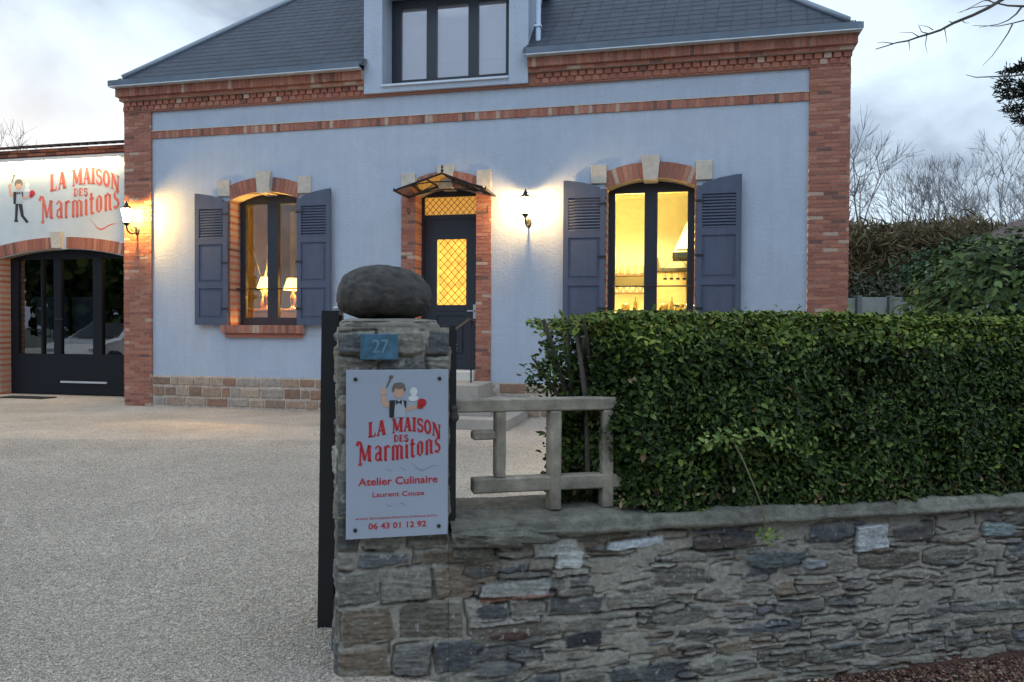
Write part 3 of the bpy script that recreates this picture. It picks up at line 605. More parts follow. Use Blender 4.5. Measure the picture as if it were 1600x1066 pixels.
def logo(name, mat, parent, x0, x1, z0, z1, y):
    """the shop lettering LA MAISON / DES / Marmitons inside a box, each word a mesh"""
    w, h = x1 - x0, z1 - z0
    def word(s, f): mb = MB(); glyphs(mb, s, f, y); mb.build(name, mat, parent)
    word('LA', lambda u, v: (x0 + (.13 + .20 * u) * w, z0 + (.56 + .06 * u + v * .33) * h))
    word('MAISON', lambda u, v: (x0 + (.40 + .57 * u) * w, z0 + (.68 - .42 * (u - .32) ** 2 + v * (.32 - .02 * u)) * h))
    word('DES', lambda u, v: (x0 + (.42 + .17 * u) * w, z0 + (.45 + v * .15) * h))
    def wm(u, v): return (x0 + (.02 + .95 * u) * w, z0 + (.03 + .10 * u * u + .14 * max(u - .5, 0) + v * (.38 - .30 * u * (1 - u) * .45 - .02 * u)) * h)
    word('Karmitons', wm)
    mb = MB(); n = 16; vs = []
    for i in range(n):
        t = i / (n - 1); px, pz = .60 + .34 * t, -.10 + .10 * math.cos(t * 7) * (1 - t) - .05 * math.sin(t * 3.1); q = .016 * math.sin(math.pi * (i + .5) / n); vs += [(x0 + px * w, y, z0 + (pz - q) * h), (x0 + px * w, y, z0 + (pz + q) * h)]
    mb.add(vs, [(2 * i, 2 * i + 2, 2 * i + 3, 2 * i + 1) for i in range(n - 1)]); mb.build('flourish', mat if parent is annex else ML, parent)
MR = pm('painted_red', (.60, .13, .09), .7, .1, 20); MR2 = pm('sign_red', (.50, .025, .035), .45, .05, 20)
MK = pm('painted_black', (.02, .02, .025), .6); MS = pm('painted_skin', (.60, .36, .25), .7, .1, 20); MW = pm('painted_grey', (.40, .45, .52), .6)
MH = pm('painted_hair', (.16, .13, .11), .7); MC = pm('painted_white', (.75, .75, .75), .6); ML = pm('painted_line', (.28, .33, .40), .6)
logo('painted_lettering', MR, annex, -9.60, -7.74, 3.38, 4.36, -.004)
def cook(parent, ox, oz, s, y, legs):
    """flat painted waiter-cook: raised arm, waistcoat, bow tie, dish held out"""
    def poly(name, mat, polys, k=0):
        mb = MB()
        for P in polys: mb.add([(ox + px * s, y - .0004 * k, oz + pz * s) for px, pz in P], [tuple(range(len(P)))])
        return mb.build(name, mat, parent)
    def disc(cx, cz, rx, rz, n=18): return [(cx + rx * math.cos(2 * math.pi * i / n), cz + rz * math.sin(2 * math.pi * i / n)) for i in range(n)]
    poly('painted_skin', MS, [disc(0, .62, .13, .17), [(-.40, .52), (-.31, .55), (-.28, .36), (-.10, .36), (-.10, .26), (-.33, .24), (-.40, .34)], disc(-.36, .60, .07, .09), [(.10, .26), (.20, .14), (.45, .22), (.47, .30), (.24, .22), (.14, .34)]], 1)
    poly('painted_hair', MH, [disc(0, .74, .14, .08), disc(-.13, .66, .035, .07), disc(.13, .66, .03, .06), [(-.30, .70), (-.27, .70), (-.16, .93), (-.21, .95)], disc(-.18, .95, .05, .04)], 2)
    poly('painted_shirt', MW, [[(-.12, .40), (.16, .40), (.15, .0), (-.10, .0)]], 2)
    poly('painted_waistcoat', MK, [[(-.22, .40), (-.08, .40), (-.12, -.02), (-.22, 0)], [(.10, .40), (.18, .38), (.17, .2), (.13, .25)], [(-.07, .42), (0, .36), (.07, .42), (.07, .29), (0, .34), (-.07, .29)]], 3)
    poly('painted_cloche', MC, [disc(.35, .60, .09, .10), disc(.34, .44, .12, .07)], 2)
    poly('painted_pot', MR2, [disc(.54, .33, .11, .10), disc(.50, .24, .08, .06)], 1)
    if legs: poly('painted_trousers', MK, [[(-.14, .0), (-.02, 0), (-.06, -.5), (-.02, -.62), (-.20, -.6), (-.16, -.5)], [(-.02, 0), (.14, -.02), (.20, -.4), (.40, -.62), (.30, -.66), (.08, -.42)]], 2)
cook(annex, -10.08, 3.72, .58, -.004, True)

# ================================================================== wall lanterns
def lantern(x, z, label, st=2000, colr=(1, .60, .22)):
    M_ = Matrix.Rotation(-YAW, 4, 'Z'); p = M_ @ Vector((x, 0, z)) + Vector((0, DIST, 0))
    L = thing('wall_lantern', label, 'wall lamp', tuple(p), -YAW, 'lit wall lanterns on the house')
    o = -.25
    mb = MB(); mb.lathe([(.0, 0), (.045, 0), (.05, .008), (.035, .02), (0, .022)], (0, 0, 0), 16); P = mb
    for i in range(len(P.v)): vx, vy, vz = P.v[i]; P.v[i] = (vx, -vz - .035 if False else -vz, vy * 1.5)
    P.build('wall_plate', M['iron'], L)
    mb = MB(); mb.tube([(0, -.01, 0), (0, -.06, -.05), (0, -.14, -.07), (0, -.22, -.04), (0, o, .02), (0, o, .07)], .014, 8); mb.tube([(0, -.02, .03), (0, -.10, .05), (0, -.15, .0), (0, -.1, -.03)], .007, 6); mb.build('bracket', M['iron'], L, smooth=True)
    mb = MB(); mb.lathe([(.012, .04), (.03, .06), (.055, .085), (.062, .10), (.05, .105), (0, .105)], (0, o, 0), 12); mb.build('gallery', M['iron'], L)
    # glass body: open six-sided
    mb = MB(); n = 6
    for i in range(n):
        q0, q1 = 2 * math.pi * i / n, 2 * math.pi * (i + 1) / n
        mb.add([(.05 * math.cos(q0), o + .05 * math.sin(q0), .107), (.05 * math.cos(q1), o + .05 * math.sin(q1), .107), (.092 * math.cos(q1), o + .092 * math.sin(q1), .325), (.092 * math.cos(q0), o + .092 * math.sin(q0), .325)], [(0, 1, 2, 3)])
    mb.build('lantern_glass', M['lantern_glass'], L)
    mb = MB()
    for i in range(n):
        q0 = 2 * math.pi * i / n; mb.tube([(.05 * math.cos(q0), o + .05 * math.sin(q0), .105), (.092 * math.cos(q0), o + .092 * math.sin(q0), .327)], .004, 4)
    mb.build('lantern_frame', M['iron'], L)
    mb = MB(); mb.lathe([(.096, .327), (.098, .332), (.072, .358), (.036, .38), (.03, .405), (.035, .41), (.012, .43), (.016, .445), (.0, .46)], (0, o, 0), 16); mb.build('lantern_cap', M['iron'], L)
    mb = MB(); mb.lathe([(.0, .215), (.022, .23), (.034, .26), (.034, .285), (.02, .305), (0, .31)], (0, o, 0), 12); mb.build('bulb', emis('bulb_glow', colr, st), L, smooth=True)
    return L
lantern(.245, 2.93, 'lit iron lantern on the blue wall between the front door and the right window')
l2 = lantern(-6.487, 2.965, 'lit iron lantern on the left brick corner beside the garage', 3800, (1, .56, .12)); l2.location += Matrix.Rotation(-YAW, 3, 'Z') @ Vector((0, -.036, 0))

def hloc(x, y, z): return Matrix.Rotation(-YAW, 3, 'Z') @ Vector((x, y, z)) + Vector((0, DIST, 0))
# ================================================================== inside: things seen through the windows
SHADE = emis('lit_shade', (1, .60, .12), 3.6); BRONZE = pm('bronze', (.12, .07, .03), .4, metal=.6)
def table_lamp(x, y, z, s, label):
    L = thing('table_lamp', label, 'lamp', hloc(x, y, z), -YAW, 'table lamps lit behind the left window')
    mb = MB(); mb.lathe([(.07, 0), (.075, .01), (.03, .03), (.02, .06), (.05, .14), (.045, .2), (.012, .27), (.012, .36)], (0, 0, 0), 12); mb.build('lamp_base', BRONZE, L, smooth=True)
    mb = MB(); k = 16; prof = [(.15, .30), (.09, .48)]; vs = []
    for r, zz in prof: vs += [(r * math.cos(2 * math.pi * j / k), r * math.sin(2 * math.pi * j / k), zz) for j in range(k)]
    mb.add(vs, [(j, (j + 1) % k, k + (j + 1) % k, k + j) for j in range(k)]); mb.build('lamp_shade', SHADE, L, smooth=True)
    mb = MB(); mb.lathe([(0, .34), (.03, .37), (.03, .41), (0, .44)], (0, 0, 0), 8); mb.build('bulb', emis('warm_bulb', (1, .58, .13), 1700), L)
    L.scale = (s, s, s)
sb = thing('sideboard', 'low wooden sideboard inside the left window carrying the lit lamps', 'sideboard', hloc(-4.3, .75, .7), -YAW)
mb = MB(); mb.bbox(-1.1, 1.1, -.22, .22, .92, .96, .006); mb.build('top', pm('wood', (.22, .10, .04), .5, .3, 8, stretch=(1, 6, 6)), sb)
mb = MB(); mb.box(-1.05, 1.05, -.18, .2, .1, .918); [mb.box(a, a + .06, -.18, -.12, 0, .1) for a in (-1.05, .99)]; mb.build('cabinet', pm('wood_dark', (.16, .07, .03), .5, .3, 8), sb)
table_lamp(-4.52, .72, 1.66, 1.15, 'left lamp with glowing orange shade behind the left window')
table_lamp(-4.02, .72, 1.66, 1.1, 'middle lamp with glowing orange shade behind the left window')
table_lamp(-3.72, .80, 1.66, 1.15, 'right lamp with glowing orange shade behind the left window')
mb = MB()
for i in range(9):
    a = random.uniform(-.35, .35); pts = [(0, 0, .2)]; 
    for t in (.3, .6, 1): pts.append((a * t + random.uniform(-.03, .03), random.uniform(-.05, .05), .2 + 1.15 * t * random.uniform(.8, 1)))
    mb.tube(pts, [.006, .005, .004, .002], 4)
v = thing('vase', 'vase of bare twigs inside the left window', 'vase', hloc(-4.62, .80, 1.66), -YAW); mb.build('twigs', M['bark'], v)
mb = MB(); mb.lathe([(.05, 0), (.07, .08), (.05, .18), (.035, .22), (.045, .25)], (0, 0, 0), 14); mb.build('vase_body', pm('ceramic', (.35, .15, .06), .3), v, smooth=True)
mb = MB()
for (a, b) in ((-5.6, -4.0), (-4.0, -2.6)): pass
n = 60
for i in range(n):
    xa = -5.3 + 2.4 * i / n; xb = -5.3 + 2.4 * (i + 1) / n; ya = 2.9 + .04 * math.sin(i * 1.1); yb2 = 2.9 + .04 * math.sin((i + 1) * 1.1)
    mb.add([(xa, ya, .75), (xb, yb2, .75), (xb, yb2, 3.7), (xa, ya, 3.7)], [(0, 1, 2, 3)])
cu = mb.build('curtain', pm('curtain_cloth', (.36, .36, .27), .9, .3, 2), None); cu.location = (0, DIST, 0); cu.rotation_euler = (0, 0, -YAW)
tag(cu, 'pale pleated curtain at the back of the room inside the left window', 'curtain')
# kitchen
KL = emis('kitchen_light', (1, .84, .38), 330)
def kthing(name, label, cat, x, y, z): return thing(name, label, cat, hloc(x, y, z), -YAW)
k = kthing('ceiling_lamp', 'glowing round ceiling lamp in the kitchen behind the right window', 'ceiling lamp', 1.75, 1.9, 3.95)
mb = MB(); mb.lathe([(0, -.11), (.16, -.10), (.26, -.06), (.28, -.02), (0, -.02)], (0, 0, 0), 20); mb.build('diffuser', KL, k, smooth=True); mb = MB(); mb.lathe([(.29, -.02), (.30, 0), (0, 0)], (0, 0, 0), 20); mb.build('ring', M['zinclight'], k)
k = kthing('range_hood', 'pyramid range hood with dark slots seen through the right window', 'range hood', 2.85, 3.3, 0)
mb = MB(); vs = [(-.5, -.45, 2.75), (.5, -.45, 2.75), (.5, .45, 2.75), (-.5, .45, 2.75), (-.17, -.15, 3.55), (.17, -.15, 3.55), (.17, .45, 3.55), (-.17, .45, 3.55)]
mb.add(vs, [(0, 1, 5, 4), (1, 2, 6, 5), (3, 0, 4, 7), (0, 3, 2, 1)]); mb.box(-.17, .17, -.15, .45, 3.55, 3.94); mb.build('hood', pm('hood_enamel', (.62, .52, .30), .5), k)
mb = MB(); mb.box(-.52, .52, -.47, .45, 2.66, 2.74); mb.box(-.45, .45, -.456, -.445, 2.78, 2.80); mb.build('hood_rim', M['gate'], k)
k = kthing('wall_cabinet', 'tall brown kitchen cabinet seen through the right window', 'cabinet', 3.2, 3.9, .7)
mb = MB(); mb.bbox(-1.2, .6, -.3, .28, 0, 1.75, .01); mb.build('carcass', pm('cabinet_wood', (.32, .22, .10), .6, .2, 5), k)
mb = MB(); mb.box(-1.25, .65, -.34, .28, 1.752, 1.82); [mb.box(a, a + .012, -.306, -.3, .05, 1.7) for a in (-.62, -.02)]; mb.build('cabinet_trim', pm('dark_trim', (.05, .035, .02), .6), k)
for i, (x, y, z, lab) in enumerate(((2.38, 1.2, 2.30, 'small pendant rack with hooks hanging in the kitchen behind the right window'),)):
    k = kthing('utensil_rack', lab, 'rack', x, y, z); mb = MB(); mb.tube([(-.2, 0, 0), (.25, 0, 0)], .008, 6); mb.tube([(-.2, 0, 0), (0, 0, .25), (.25, 0, 0)], .004, 5)
    for a in (-.15, -.05, .05, .15): mb.tube([(a, 0, 0), (a + .01, 0, -.12)], .004, 5); mb.lathe([(.03, -.16), (.03, -.13), (0, -.12)], (a, 0, 0), 8)
    mb.build('rack', M['gate'], k)
k = kthing('worktop', 'kitchen worktop with pans and bottles just inside the right window', 'worktop', 2.05, 1.0, .7)
mb = MB(); mb.bbox(-.9, .9, -.3, .3, .86, .9, .006); mb.build('top', pm('worktop', (.5, .4, .2), .4), k); mb = MB(); mb.box(-.88, .88, -.28, .28, 0, .858); mb.build('cupboard', pm('cupboard', (.5, .45, .3), .6), k)
k = kthing('pendant_lamp', 'small bright pendant lamp low in the right pane of the right window', 'lamp', 2.63, 1.5, 0)
mb = MB(); mb.lathe([(0, 1.66), (.05, 1.70), (.06, 1.76), (.03, 1.82), (0, 1.84)], (0, 0, 0), 12); mb.build('globe', emis('pendant_glow', (1, .85, .45), 14), k, smooth=True); mb = MB(); mb.tube([(0, 0, 1.83), (0, 0, 3.94)], .005, 5); mb.build('cord', M['iron'], k)
k = kthing('ceiling_beam', 'pale ceiling beam crossing the kitchen behind the right window', 'beam', 2.4, 2.4, 0)
mb = MB(); mb.bbox(-2.05, 2.05, -.09, .09, 3.72, 3.94, .01); mb.build('beam', pm('beam_wood', (.5, .34, .16), .7, .2, 5, stretch=(1, 8, 8)), k)
k = kthing('wall_shelf', 'dark open shelf with dishes on the kitchen wall behind the right window', 'shelf', 1.62, 4.1, 0)
mb = MB(); [mb.box(-.55, .45, -.22, .06, z, z + .03) for z in (2.05, 2.40)]; [mb.box(a, a + .03, -.2, .06, 2.0, 2.75) for a in (-.52, .40)]; mb.build('boards', pm('shelf_wood', (.16, .09, .04), .6, .2, 5), k)
CRK = pm('crockery', (.55, .40, .25), .3, .4, 9)
for a in np.arange(-.44, .36, .13):
    mb = MB(); mb.lathe([(.03, 2.08), (.05, 2.12), (.055, 2.2), (.0, 2.2)], (a, -.08, .0), 10); mb.build('dish', CRK, k); mb = MB(); mb.lathe([(.02, 2.43), (.045, 2.46), (.04, 2.6), (.0, 2.62)], (a + .03, -.08, .0), 10); mb.build('jug', CRK, k)
k = kthing('black_extractor', 'dark square extractor box high in the right pane of the right window', 'extractor', 2.92, 2.3, 0)
mb = MB(); mb.bbox(-.22, .3, -.2, .2, 3.12, 3.34, .01); mb.tube([(0, 0, 3.34), (0, 0, 3.94)], .05, 8); mb.build('box', pm('extractor_paint', (.12, .10, .07), .5), k)
kb = [(1.62, 'squat'), (1.78, 'tall'), (2.22, 'squat'), (2.34, 'tall'), (2.46, 'squat')]
for i, (x, kd) in enumerate(kb):
    mb = MB(); prof = [(.03, 0), (.035, .02), (.035, .13), (.012, .18), (.012, .24)] if kd == 'tall' else [(.06, 0), (.075, .03), (.07, .11), (.05, .13)]
    mb.lathe(prof, (0, 0, 0), 12); o = mb.build('jar', pm('jar_glaze', (.45, .28, .08), .3), None, smooth=True); o.location = hloc(x, .95, 1.62)
    lab = ['squat jar on the kitchen worktop, first from the left', 'slim bottle on the kitchen worktop in the left pane', 'squat jar on the kitchen worktop beside the middle bar', 'slim bottle on the kitchen worktop in the right pane', 'squat jar on the kitchen worktop, first from the right'][i]
    tag(o, lab, 'jar', 'jars and bottles on the kitchen worktop')

# ================================================================== steps and handrail
st = thing('front_steps', 'four worn concrete steps rising to the front door', 'steps', hloc(0, 0, 0), -YAW)
for k_, (xa, xb, yf, z0, z1) in enumerate(((-2.35, .26, -1.42, 0, .15), (-2.1, -.03, -1.14, .15, .33), (-1.85, -.30, -.84, .33, .55), (-1.52, -.58, -.12, .55, .70))):
    mb = MB(); mb.bbox(xa, xb, yf, (-.03 if k_ < 3 else .3), z0 - .01, z1, .015); mb.build('step' if k_ < 3 else 'threshold', M['step'] if k_ < 3 else pm('pale_threshold', (.62, .58, .53), .8, .08), st)
hr = thing('handrail', 'black iron handrail at the right side of the front steps', 'handrail', hloc(0, 0, 0), -YAW)
for q in ((-.52, -.42, .55, 1.46), (-.62, -1.0, .33, 1.28)): mb = MB(); mb.tube([q[:3], (q[0], q[1], q[3])], .013, 8); mb.build('post', M['iron'], hr)
mb = MB(); mb.tube([(-.50, -.40, 1.40), (-.49, -.42, 1.46), (-.53, -.5, 1.48), (-.62, -1.0, 1.3), (-.66, -1.35, 1.17), (-.66, -1.42, 1.10)], .018, 8); mb.build('rail', M['rust'], hr)

# ================================================================== GROUND
BW = R_(13); WP = Vector((-.67023, 2.85, 0))
wl = lambda x, y, z=0: Matrix.Rotation(BW, 3, 'Z') @ Vector((x, y, z)) + WP
def ground_z(X, Y):                              # level yard; in front of the low wall the verge falls away to the street
    lx = (X - WP.x) * math.cos(BW) + (Y - WP.y) * math.sin(BW); ly = -(X - WP.x) * math.sin(BW) + (Y - WP.y) * math.cos(BW)
    return -.262 * sstep(-.1, 1.4, lx) * sstep(.1, -.02, ly) - .12 * sstep(0, -4, ly) * (1 - sstep(-.1, 1.4, lx)) + .006 * (fbm(X * 1.3, Y * 1.3, 3) - .5)
gx = np.concatenate([np.linspace(-40, -6, 35)[:-1], np.linspace(-6, 6, 241), np.linspace(6, 40, 35)[1:]]); gy = np.concatenate([np.linspace(-12, 0, 25)[:-1], np.linspace(0, 7, 141), np.linspace(7, 34, 60)[1:]])
GX, GY_ = np.meshgrid(gx, gy); GZ = ground_z(GX, GY_); nx, ny = len(gx), len(gy)
I = np.arange(nx * ny).reshape(ny, nx); Fq = np.stack([I[:-1, :-1], I[:-1, 1:], I[1:, 1:], I[1:, :-1]], -1).reshape(-1, 4)
def gravel_mat():
    m, n, l, b = base_mat('gravel'); t = n.new('ShaderNodeTexCoord')
    v1 = n.new('ShaderNodeTexVoronoi'); v1.inputs['Scale'].default_value = 105; l.new(t.outputs['Object'], v1.inputs['Vector'])
    v2 = n.new('ShaderNodeTexVoronoi'); v2.inputs['Scale'].default_value = 140; l.new(t.outputs['Object'], v2.inputs['Vector'])
    q = n.new('ShaderNodeTexNoise'); q.inputs['Scale'].default_value = .7; q.inputs['Detail'].default_value = 9; q.inputs['Roughness'].default_value = .65; l.new(t.outputs['Object'], q.inputs['Vector'])
    sp_ = n.new('ShaderNodeSeparateColor'); l.new(v1.outputs['Color'], sp_.inputs[0])
    r = n.new('ShaderNodeValToRGB'); E_ = r.color_ramp.elements; E_[0].position = 0; E_[0].color = (.32, .265, .215, 1); E_[1].position = 1; E_[1].color = (.76, .655, .54, 1); x_ = E_.new(.45); x_.color = (.55, .47, .385, 1)
    l.new(sp_.outputs[0], r.inputs[0])
    mr = n.new('ShaderNodeMapRange'); mr.inputs[1].default_value = .3; mr.inputs[2].default_value = .7; mr.inputs[3].default_value = .68; mr.inputs[4].default_value = 1.12; l.new(q.outputs[0], mr.inputs[0])
    vm = n.new('ShaderNodeVectorMath'); vm.operation = 'SCALE'; l.new(r.outputs[0], vm.inputs[0]); l.new(mr.outputs[0], vm.inputs['Scale']); l.new(vm.outputs[0], b.inputs['Base Color']); b.inputs['Roughness'].default_value = .9
    ad = n.new('ShaderNodeMath'); l.new(v1.outputs['Distance'], ad.inputs[0]); l.new(v2.outputs['Distance'], ad.inputs[1])
    ml = n.new('ShaderNodeMath'); ml.operation = 'MULTIPLY'; ml.inputs[1].default_value = -1; l.new(ad.outputs[0], ml.inputs[0])
    bp = n.new('ShaderNodeBump'); bp.inputs['Strength'].default_value = .9; bp.inputs['Distance'].default_value = .009; l.new(ml.outputs[0], bp.inputs['Height']); l.new(bp.outputs[0], b.inputs['Normal']); return m
g = npmesh('gravel_yard', np.stack([GX, GY_, GZ], -1).reshape(-1, 3), Fq, gravel_mat(), smooth=True); tag(g, 'pale gravel yard and drive in front of the house', kind='structure')
mb = MB(); mb.add([(-600, -600, -.6), (600, -600, -.6), (600, 600, -.6), (-600, 600, -.6)], [(0, 1, 2, 3)]); g = mb.build('ground', pm('grassland', (.05, .06, .03), .95, .3, .1), None); tag(g, 'surrounding ground', kind='structure')
# loose pebbles in the near part of the yard
def pebbles(n, fx, name, label, cols, smin, smax):
    P = fx(n); n = len(P); base = np.array([(1, 0, 0), (0, 1, 0), (-1, 0, 0), (0, -1, 0), (.0, 0, 1), (0, 0, -1)], float)
    sc = RNG.uniform(smin, smax, (n, 1, 3)) * np.array([1, 1, .6]); an = RNG.uniform(0, 6.28, n); c, s_ = np.cos(an), np.sin(an)
    V = base[None] * (1 + RNG.uniform(-.25, .25, (n, 6, 1))) * sc; X = V[..., 0] * c[:, None] - V[..., 1] * s_[:, None]; Y = V[..., 0] * s_[:, None] + V[..., 1] * c[:, None]
    V = np.stack([X, Y, V[..., 2]], -1) + P[:, None]; F0 = np.array([(0, 1, 4), (1, 2, 4), (2, 3, 4), (3, 0, 4), (1, 0, 5), (2, 1, 5), (3, 2, 5), (0, 3, 5)])
    F = (F0[None] + (np.arange(n) * 6)[:, None, None]).reshape(-1, 3); cl = np.array(cols)[RNG.integers(0, len(cols), n)] * RNG.uniform(.8, 1.2, (n, 1)); cl = np.repeat(cl, 6, 0)
    return tag(npmesh(name, V.reshape(-1, 3), F, M['pebble'], col=cl), label, kind='stuff')
def fx(n):
    Y = 2.3 + 6.5 * RNG.random(n) ** 1.5; X = RNG.uniform(-1, 0, n) * (.72 * Y + .1) - .05; k = ((X - WP.x) * math.cos(BW) + (Y - WP.y) * math.sin(BW) < -.03) | ((-(X - WP.x) * math.sin(BW) + (Y - WP.y) * math.cos(BW)) > .6)
    X, Y = X[k], Y[k]; return np.stack([X, Y, ground_z(X, Y) + .002], -1)
pebbles(130000, fx, 'gravel', 'loose pale pebbles of the yard', [(.52, .46, .40), (.60, .54, .47), (.42, .37, .32), (.33, .29, .26), (.68, .63, .56), (.50, .43, .35)], .0025, .0065)
# soil at the foot of the low wall
sx_ = np.linspace(1.9, 6, 160); sy_ = np.linspace(-1.6, .02, 70); SX, SY = np.meshgrid(sx_, sy_); wx = SX * math.cos(BW) - SY * math.sin(BW) + WP.x; wy = SX * math.sin(BW) + SY * math.cos(BW) + WP.y
SZ = ground_z(wx, wy) + .012 + .035 * sstep(2.0, 2.6, SX) * fbm(SX * 9, SY * 9, 4); I = np.arange(SX.size).reshape(SX.shape); Fs = np.stack([I[:-1, :-1], I[:-1, 1:], I[1:, 1:], I[1:, :-1]], -1).reshape(-1, 4)
g = npmesh('soil_bed', np.stack([wx, wy, SZ], -1).reshape(-1, 3), Fs, pm('red_brown_mulch', (.085, .04, .03), .95, .5, 40, .9, 70, .02)); tag(g, 'red-brown soil at the foot of the low wall', kind='structure')
def fx2(n):
    a = RNG.uniform(2.1, 4.2, n); b_ = RNG.uniform(-.5, -.02, n); X = a * math.cos(BW) - b_ * math.sin(BW) + WP.x; Y = a * math.sin(BW) + b_ * math.cos(BW) + WP.y; return np.stack([X, Y, ground_z(X, Y) + .04], -1)
pebbles(7000, fx2, 'mulch', 'bark chips and dead leaves on the soil at the wall foot', [(.12, .05, .035), (.07, .03, .025), (.2, .10, .06), (.05, .03, .03), (.28, .2, .14)], .004, .014)

# ================================================================== MASONRY height fields
MCOL = np.array((.30, .275, .235))
def stonefield(X, Z, stones, seed=0, smear=.5):
    """angular slabs bedded in mortar: height over the wall plane and colour at each point"""
    big = fbm(X * 5 + 3, Z * 8 + seed, 4); fine = fbm(X * 45 + seed, Z * 60, 3); lay = fbm(X * 13, Z * 90 + X * 7, 3); grain = fbm(X * 75, Z * 95 + 3, 2); cov = fbm(X * 4.2 + 70, Z * 7 + seed + 11, 4)
    H = .010 * big + .007 * fine - .006; C = MCOL * (.62 + .45 * big + .35 * fine + .25 * (grain - .5))[..., None]
    ex = (fbm(X * 28 + seed, Z * 30, 3) - .5) * .016; ez = (fbm(X * 28 + 50, Z * 34 + seed, 3) - .5) * .013
    rs = np.random.default_rng(40 + seed)
    for (x0, x1, z0, z1, col, pro, sm, flat) in stones:
        xc, zc = (x0 + x1) / 2, (z0 + z1) / 2; hx, hz = (x1 - x0) / 2, (z1 - z0) / 2; tl = rs.normal(0, .05, 4); cut = rs.uniform(.62, 1.05, 4) if not flat else rs.uniform(.85, 1.2, 4); slope = rs.normal(0, .05, 2); jit = rs.uniform(.75, 1.25)
        inb = (np.abs(X - xc) < hx + .03) & (np.abs(Z - zc) < hz + .03)
        if not inb.any(): continue
        u = X[inb] - xc + ex[inb]; v = Z[inb] - zc + ez[inb]
        d = np.minimum.reduce([hx - u - tl[0] * v * 3, hx + u - tl[1] * v * 3, hz - v - tl[2] * u, hz + v - tl[3] * u])
        L_ = math.hypot(hx, hz); nx_, nz_ = hz / L_, hx / L_; rr = 2 * hx * hz / L_
        for k, (sx, sz) in enumerate(((1, 1), (1, -1), (-1, 1), (-1, -1))): d = np.minimum(d, rr * cut[k] - (sx * nx_ * u + sz * nz_ * v))
        m = sstep(0, .009, d)
        if sm: m = m * sstep(smear - .05, smear + .02, 1.03 - cov[inb])
        hh = pro * jit + slope[0] * u + slope[1] * v + (lay[inb] - .5) * .010 + (grain[inb] - .5) * .006 - .006 * sstep(.012, 0, d)
        H[inb] = H[inb] * (1 - m) + hh * m
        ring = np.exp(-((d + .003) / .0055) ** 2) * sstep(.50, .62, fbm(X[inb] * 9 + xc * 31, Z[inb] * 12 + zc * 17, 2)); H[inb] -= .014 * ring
        cl = np.array(col) * jit; cc = cl[None] * (.35 + .75 * lay[inb] + .55 * (grain[inb] - .2))[:, None]
        C[inb] = (C[inb] * (1 - m[:, None]) + cc * m[:, None]) * (1 - .5 * ring[:, None])  # joint shade and dirt put into the colour along the recess
    sp2 = fbm(X * 42, Z * 42 + 9, 2) > .80; C[sp2] = C[sp2] * .45 + np.array((.40, .40, .38)) * .55; lich = sstep(.60, .72, fbm(X * 11 + 90, Z * 11, 4)) * .35; C = C * (1 - lich[..., None]) + np.array((.27, .27, .23)) * lich[..., None]
    return H * .75, C * .95
def gridmesh(name, x0, x1, z0, z1, res, fn, place, parent, mat):
    nx = int((x1 - x0) / res) + 2; nz = int((z1 - z0) / res) + 2; X, Z = np.meshgrid(np.linspace(x0, x1, nx), np.linspace(z0, z1, nz)); H, C = fn(X, Z)
    V = place(X, Z, H); I = np.arange(nx * nz).reshape(nz, nx); F = np.stack([I[:-1, :-1], I[:-1, 1:], I[1:, 1:], I[1:, :-1]], -1).reshape(-1, 4)
    return npmesh(name, V.reshape(-1, 3), F, mat, parent, C.reshape(-1, 3), True)
GR = [(.16, .155, .145), (.21, .195, .17), (.13, .13, .13), (.24, .22, .19), (.19, .17, .14), (.29, .27, .24), (.125, .13, .14), (.21, .165, .125)]
def rows(x0, x1, z0, z1, h0, h1, w0, w1, pro, sm, flat, rnd):
    out = []; z = z0
    while z < z1 - .02:
        h = min(rnd.uniform(h0, h1), z1 - z); x = x0 - rnd.uniform(0, w0)
        while x < x1:
            w = rnd.uniform(w0, w1); g_ = rnd.uniform(.004, .011); out.append((x + g_, x + w - g_, z + g_ * .8, z + h - g_ * .8, rnd.choice(GR), pro * rnd.uniform(.4, 1.2), sm, flat)); x += w
        z += h
    return out
rnd = random.Random(5)
quoin = rows(-.02, .62, -.5, .47, .13, .17, .16, .32, .016, False, True, rnd)
rubble = rows(.60, 4.45, -.5, .50, .05, .11, .12, .42, .012, True, False, rnd) + [q for q in rows(.7, 4.4, -.5, .50, .025, .05, .08, .26, .016, True, False, random.Random(9)) if random.Random(q[0]).random() < .45]
spec = [(.56, .88, .235, .275, (.24, .095, .06), .02, False, False), (.56, .86, .255, .32, (.31, .315, .30), .012, False, True), (.78, .98, .40, .48, (.52, .53, .52), .010, False, True), (.88, 1.0, .345, .43, (.52, .53, .52), .010, False, True), (1.10, 1.36, .415, .465, (.50, .54, .58), .014, False, True),
        (2.30, 2.48, .335, .46, (.42, .44, .46), .02, False, True), (2.5, 2.72, .37, .45, (.13, .12, .11), .022, False, True), (2.06, 2.3, .39, .47, (.09, .095, .105), .02, False, False), (1.75, 2.05, .29, .37, (.10, .115, .12), .02, False, False),
        (2.02, 2.15, .27, .32, (.32, .34, .36), .016, False, False), (.92, 1.08, .02, .09, (.055, .055, .065), .022, False, False), (.60, .78, .07, .12, (.12, .07, .06), .02, False, False), (1.5, 1.8, .39, .45, (.15, .12, .11), .02, False, False), (3.0, 3.2, .36, .43, (.25, .31, .31), .016, False, False)]
ALL = quoin + rubble + spec
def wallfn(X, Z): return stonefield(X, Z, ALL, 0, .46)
PW_ = .432
lw = thing('low_stone_wall', 'low grey rubble stone wall with cement coping running right from the gate pillar', 'wall', WP, BW)
gridmesh('masonry', PW_ + .001, 4.5, -.5, .52, .0036, wallfn, lambda X, Z, H: np.stack([X, -H, Z], -1), lw, M['masonry'])
